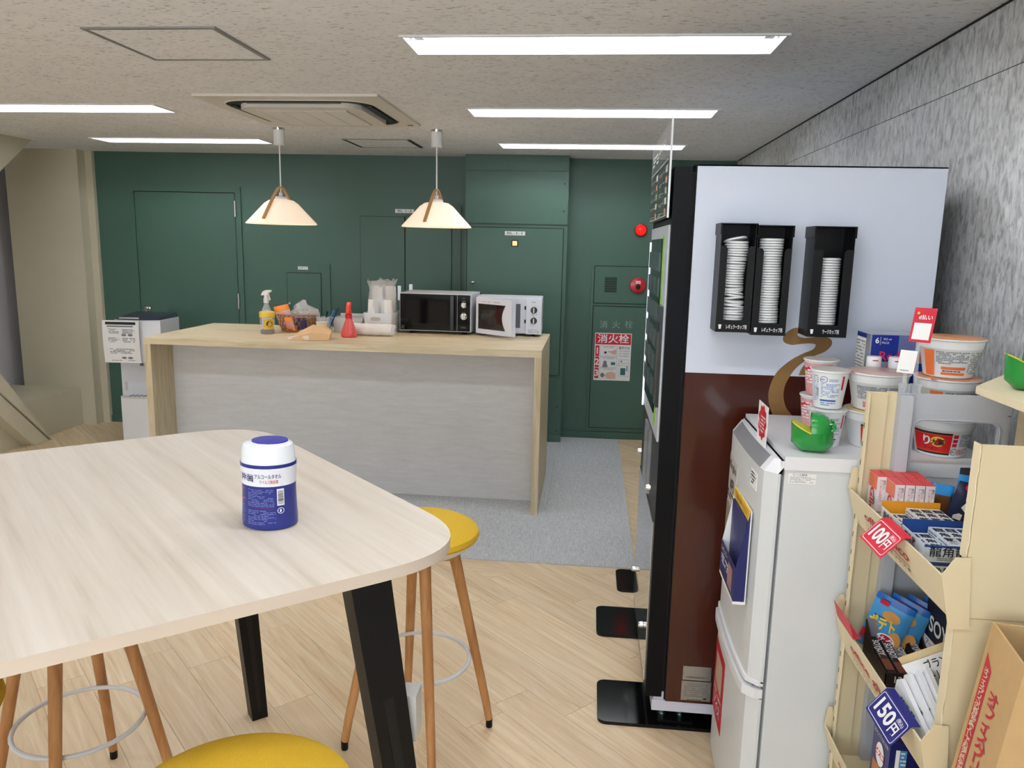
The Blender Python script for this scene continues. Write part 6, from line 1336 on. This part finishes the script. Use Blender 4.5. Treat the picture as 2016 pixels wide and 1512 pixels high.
for k in range(4):
    t = thing('paper_sachet', ['white paper sachet with green print next to the tray lip', 'second white paper sachet from the tray lip', 'third white paper sachet from the tray lip', 'white paper sachet leaning against the cream biscuit pack'][k], 'sachet', (.646+.012*k, 1.366, TZ[1])); hh = .088+.013*k
    bm = NB(); rqq = random.Random(k); pr_ = [(0, 0), (.16, 0), (.165, hh*.85), (.15, hh*.97), (.01, hh*.62), (-.003, hh*.5)]; prism(bm, pr_, 0, .009, lambda u, v, ww: (ww+v*.12, u, v)); obj('sachet_body', bm, m_wpk, t, bevel=.002)
    l = lambda a, b_, c=0.0: Vector((-c+b_*.12, .16-a, b_)); fine(t, l, .03, .10, hh*.55, hh*.7, 1, m_gnp, seed=k+3, c=.001, thick=.7, dash=.12); patch(t, l, 0, 0, 0, 0, m_gnp, poly=disc(.13, hh*.3, .008, .01), c=.001)
gp = pack('biscuit_pack', 'cream coloured bran biscuit pack behind the white sachets', 'snack', (.778, 1.50, TZ[1]+.034), .10, .145, .022, [M('bran_cream', (206, 184, 136), .4), MATS['bran_cream']], R(6), R(-22), ry=R(-38)); rm3 = Matrix.Rotation(R(6), 4, 'X') @ Matrix.Rotation(R(-38), 4, 'Y'); f = lambda a, b_, c=0.0: rm3 @ Vector((a, -.0118-c, b_))
patch(gp, f, -.047, .047, .07, .135, m_paper, c=.0008); patch(gp, f, -.047, .047, .058, .07, M('bran_orange', (206, 86, 50), .5), c=.0008); T(gp, 'クリーム玄米', f, 0, .092, .018, m_ink, width=.085, bold=.03, c=.0014); T(gp, 'ブラン', f, .015, .117, .017, m_ink, width=.045, bold=.03, c=.0014); T(gp, '糖質10g', f, .02, .064, .008, m_inkwhite, c=.0014)
# bottom tray
m_bis = M('biscuit_box_navy', (26, 32, 92), .35); m_bish = M('biscuit_box_tan', (176, 112, 66), .5, var=(30, .35)); m_lblb = M('label_sky', (70, 140, 190), .5); m_lbly = M('label_yellow_green', (196, 196, 110), .5)
for k in range(3):
    for j in range(2):
        t = thing('biscuit_box', ('upper' if j else 'lower')+' navy biscuit box in the '+('outermost', 'middle', 'innermost')[k]+' stack on the bottom tray', 'snack box', (.652+.053*k, 1.515, TZ[2]+.1205*j), 0); w, d, h = .052, .09, .12
        obj('carton', B(0, w, 0, d, 0, h), m_bis, t, bevel=.001, seg=1); f = lambda a, b_, c=0.0: Vector((a, -c, b_)); l = lambda a, b_, c=0.0: Vector((-c, d-a, b_)); tp = lambda a, b_, c=0.0: Vector((a, b_, h+c))
        patch(t, f, .012, .02, .05, .105, m_paper); patch(t, f, .02, .034, .05, .105, m_lblb); fine(t, f, .0215, .033, .052, .103, 6, m_paper, seed=k, c=.0012); patch(t, f, .01, .034, .01, .042, m_lbly)
        if k == 0: patch(t, l, 0, 0, 0, 0, m_inkwhite, poly=disc(d*.5, .062, .022, .026), c=.0008); T(t, 'ビスコ', l, d*.5, .062, .013, m_red, bold=.07, c=.0014); patch(t, l, .01, d-.005, .0, .034, m_bish); T(t, 'おいしくてつよくなる!', l, d*.5, .1, .008, m_inkwhite, width=.075, c=.001)
        if j == 1: patch(t, tp, .01, w-.008, .02, .06, m_bish, c=.0006)
# ================================================================ kraft carton
m_kr = M('kraft_board', (188, 156, 108), .75, var=(40, .06)); m_krd = M('kraft_red', (182, 40, 56), .6)
kz, wk, dk = .992, .152, .22
kb = thing('kraft_carton', 'tall open kraft carton with red lettering beside the snack rack', 'carton', (.572, 1.235, 0), R(-9.6))
# local: x away from the camera's side, y along the lettered face; leans towards +x
ln = .112
def kx(z): return z/kz*ln
th = .004
def slab(a0, a1, b0, b1, z0, z1): 
    bm = NB(); hexa(bm, [(a0+kx(z0), b0, z0), (a1+kx(z0), b0, z0), (a1+kx(z0), b1, z0), (a0+kx(z0), b1, z0), (a0+kx(z1), b0, z1), (a1+kx(z1), b0, z1), (a1+kx(z1), b1, z1), (a0+kx(z1), b1, z1)]); return bm
f0 = obj('lettered_side', slab(0, th, -wk/2, wk/2, 0, kz), m_kr, kb, smooth=False); obj('near_side', slab(th, dk-th, -wk/2, -wk/2+th, 0, kz), m_kr, kb, smooth=False); obj('far_side', slab(th, dk-th, wk/2-th, wk/2, 0, kz), m_kr, kb, smooth=False); obj('wall_side', slab(dk-th, dk, -wk/2, wk/2, 0, kz), m_kr, kb, smooth=False); obj('bottom', slab(th, dk-th, -wk/2+th, wk/2-th, 0, th), m_kr, kb, smooth=False)
fk_ = lambda a, b_, c=0.0: Vector((kx(b_)-c, wk/2-a, b_))
patch(f0, fk_, 0, 0, 0, 0, m_krd, poly=[(.016, .945), (.048, .925), (.048, .70), (.016, .715)], c=.0006); T(f0, 'オフィスグリコの商品を購入してお得な詰め合わせ', fk_, .032, .918, .0086, m_cardl, vert=True, c=.0012, bold=.03, xs=2.2); T(f0, 'オフィスグリコギフト', fk_, .084, .893, .0215, m_krd, vert=True, bold=.05, c=.001, xs=1.6)
for k, (a, b_) in enumerate(((.06, -.03), (.11, .0), (.16, .03))):
    t = thing('plastic_tray', ['clear plastic tray nearest the lettering in the kraft carton', 'clear plastic tray in the middle of the kraft carton', 'clear plastic tray at the wall side of the kraft carton'][k], 'tray', (.572, 1.235, 0), R(-9.6)); obj('sheet', slab(a, a+.0015, -.06, .06, .006, 1.05+.03*k), m_clear, t, smooth=False)
flush_text()
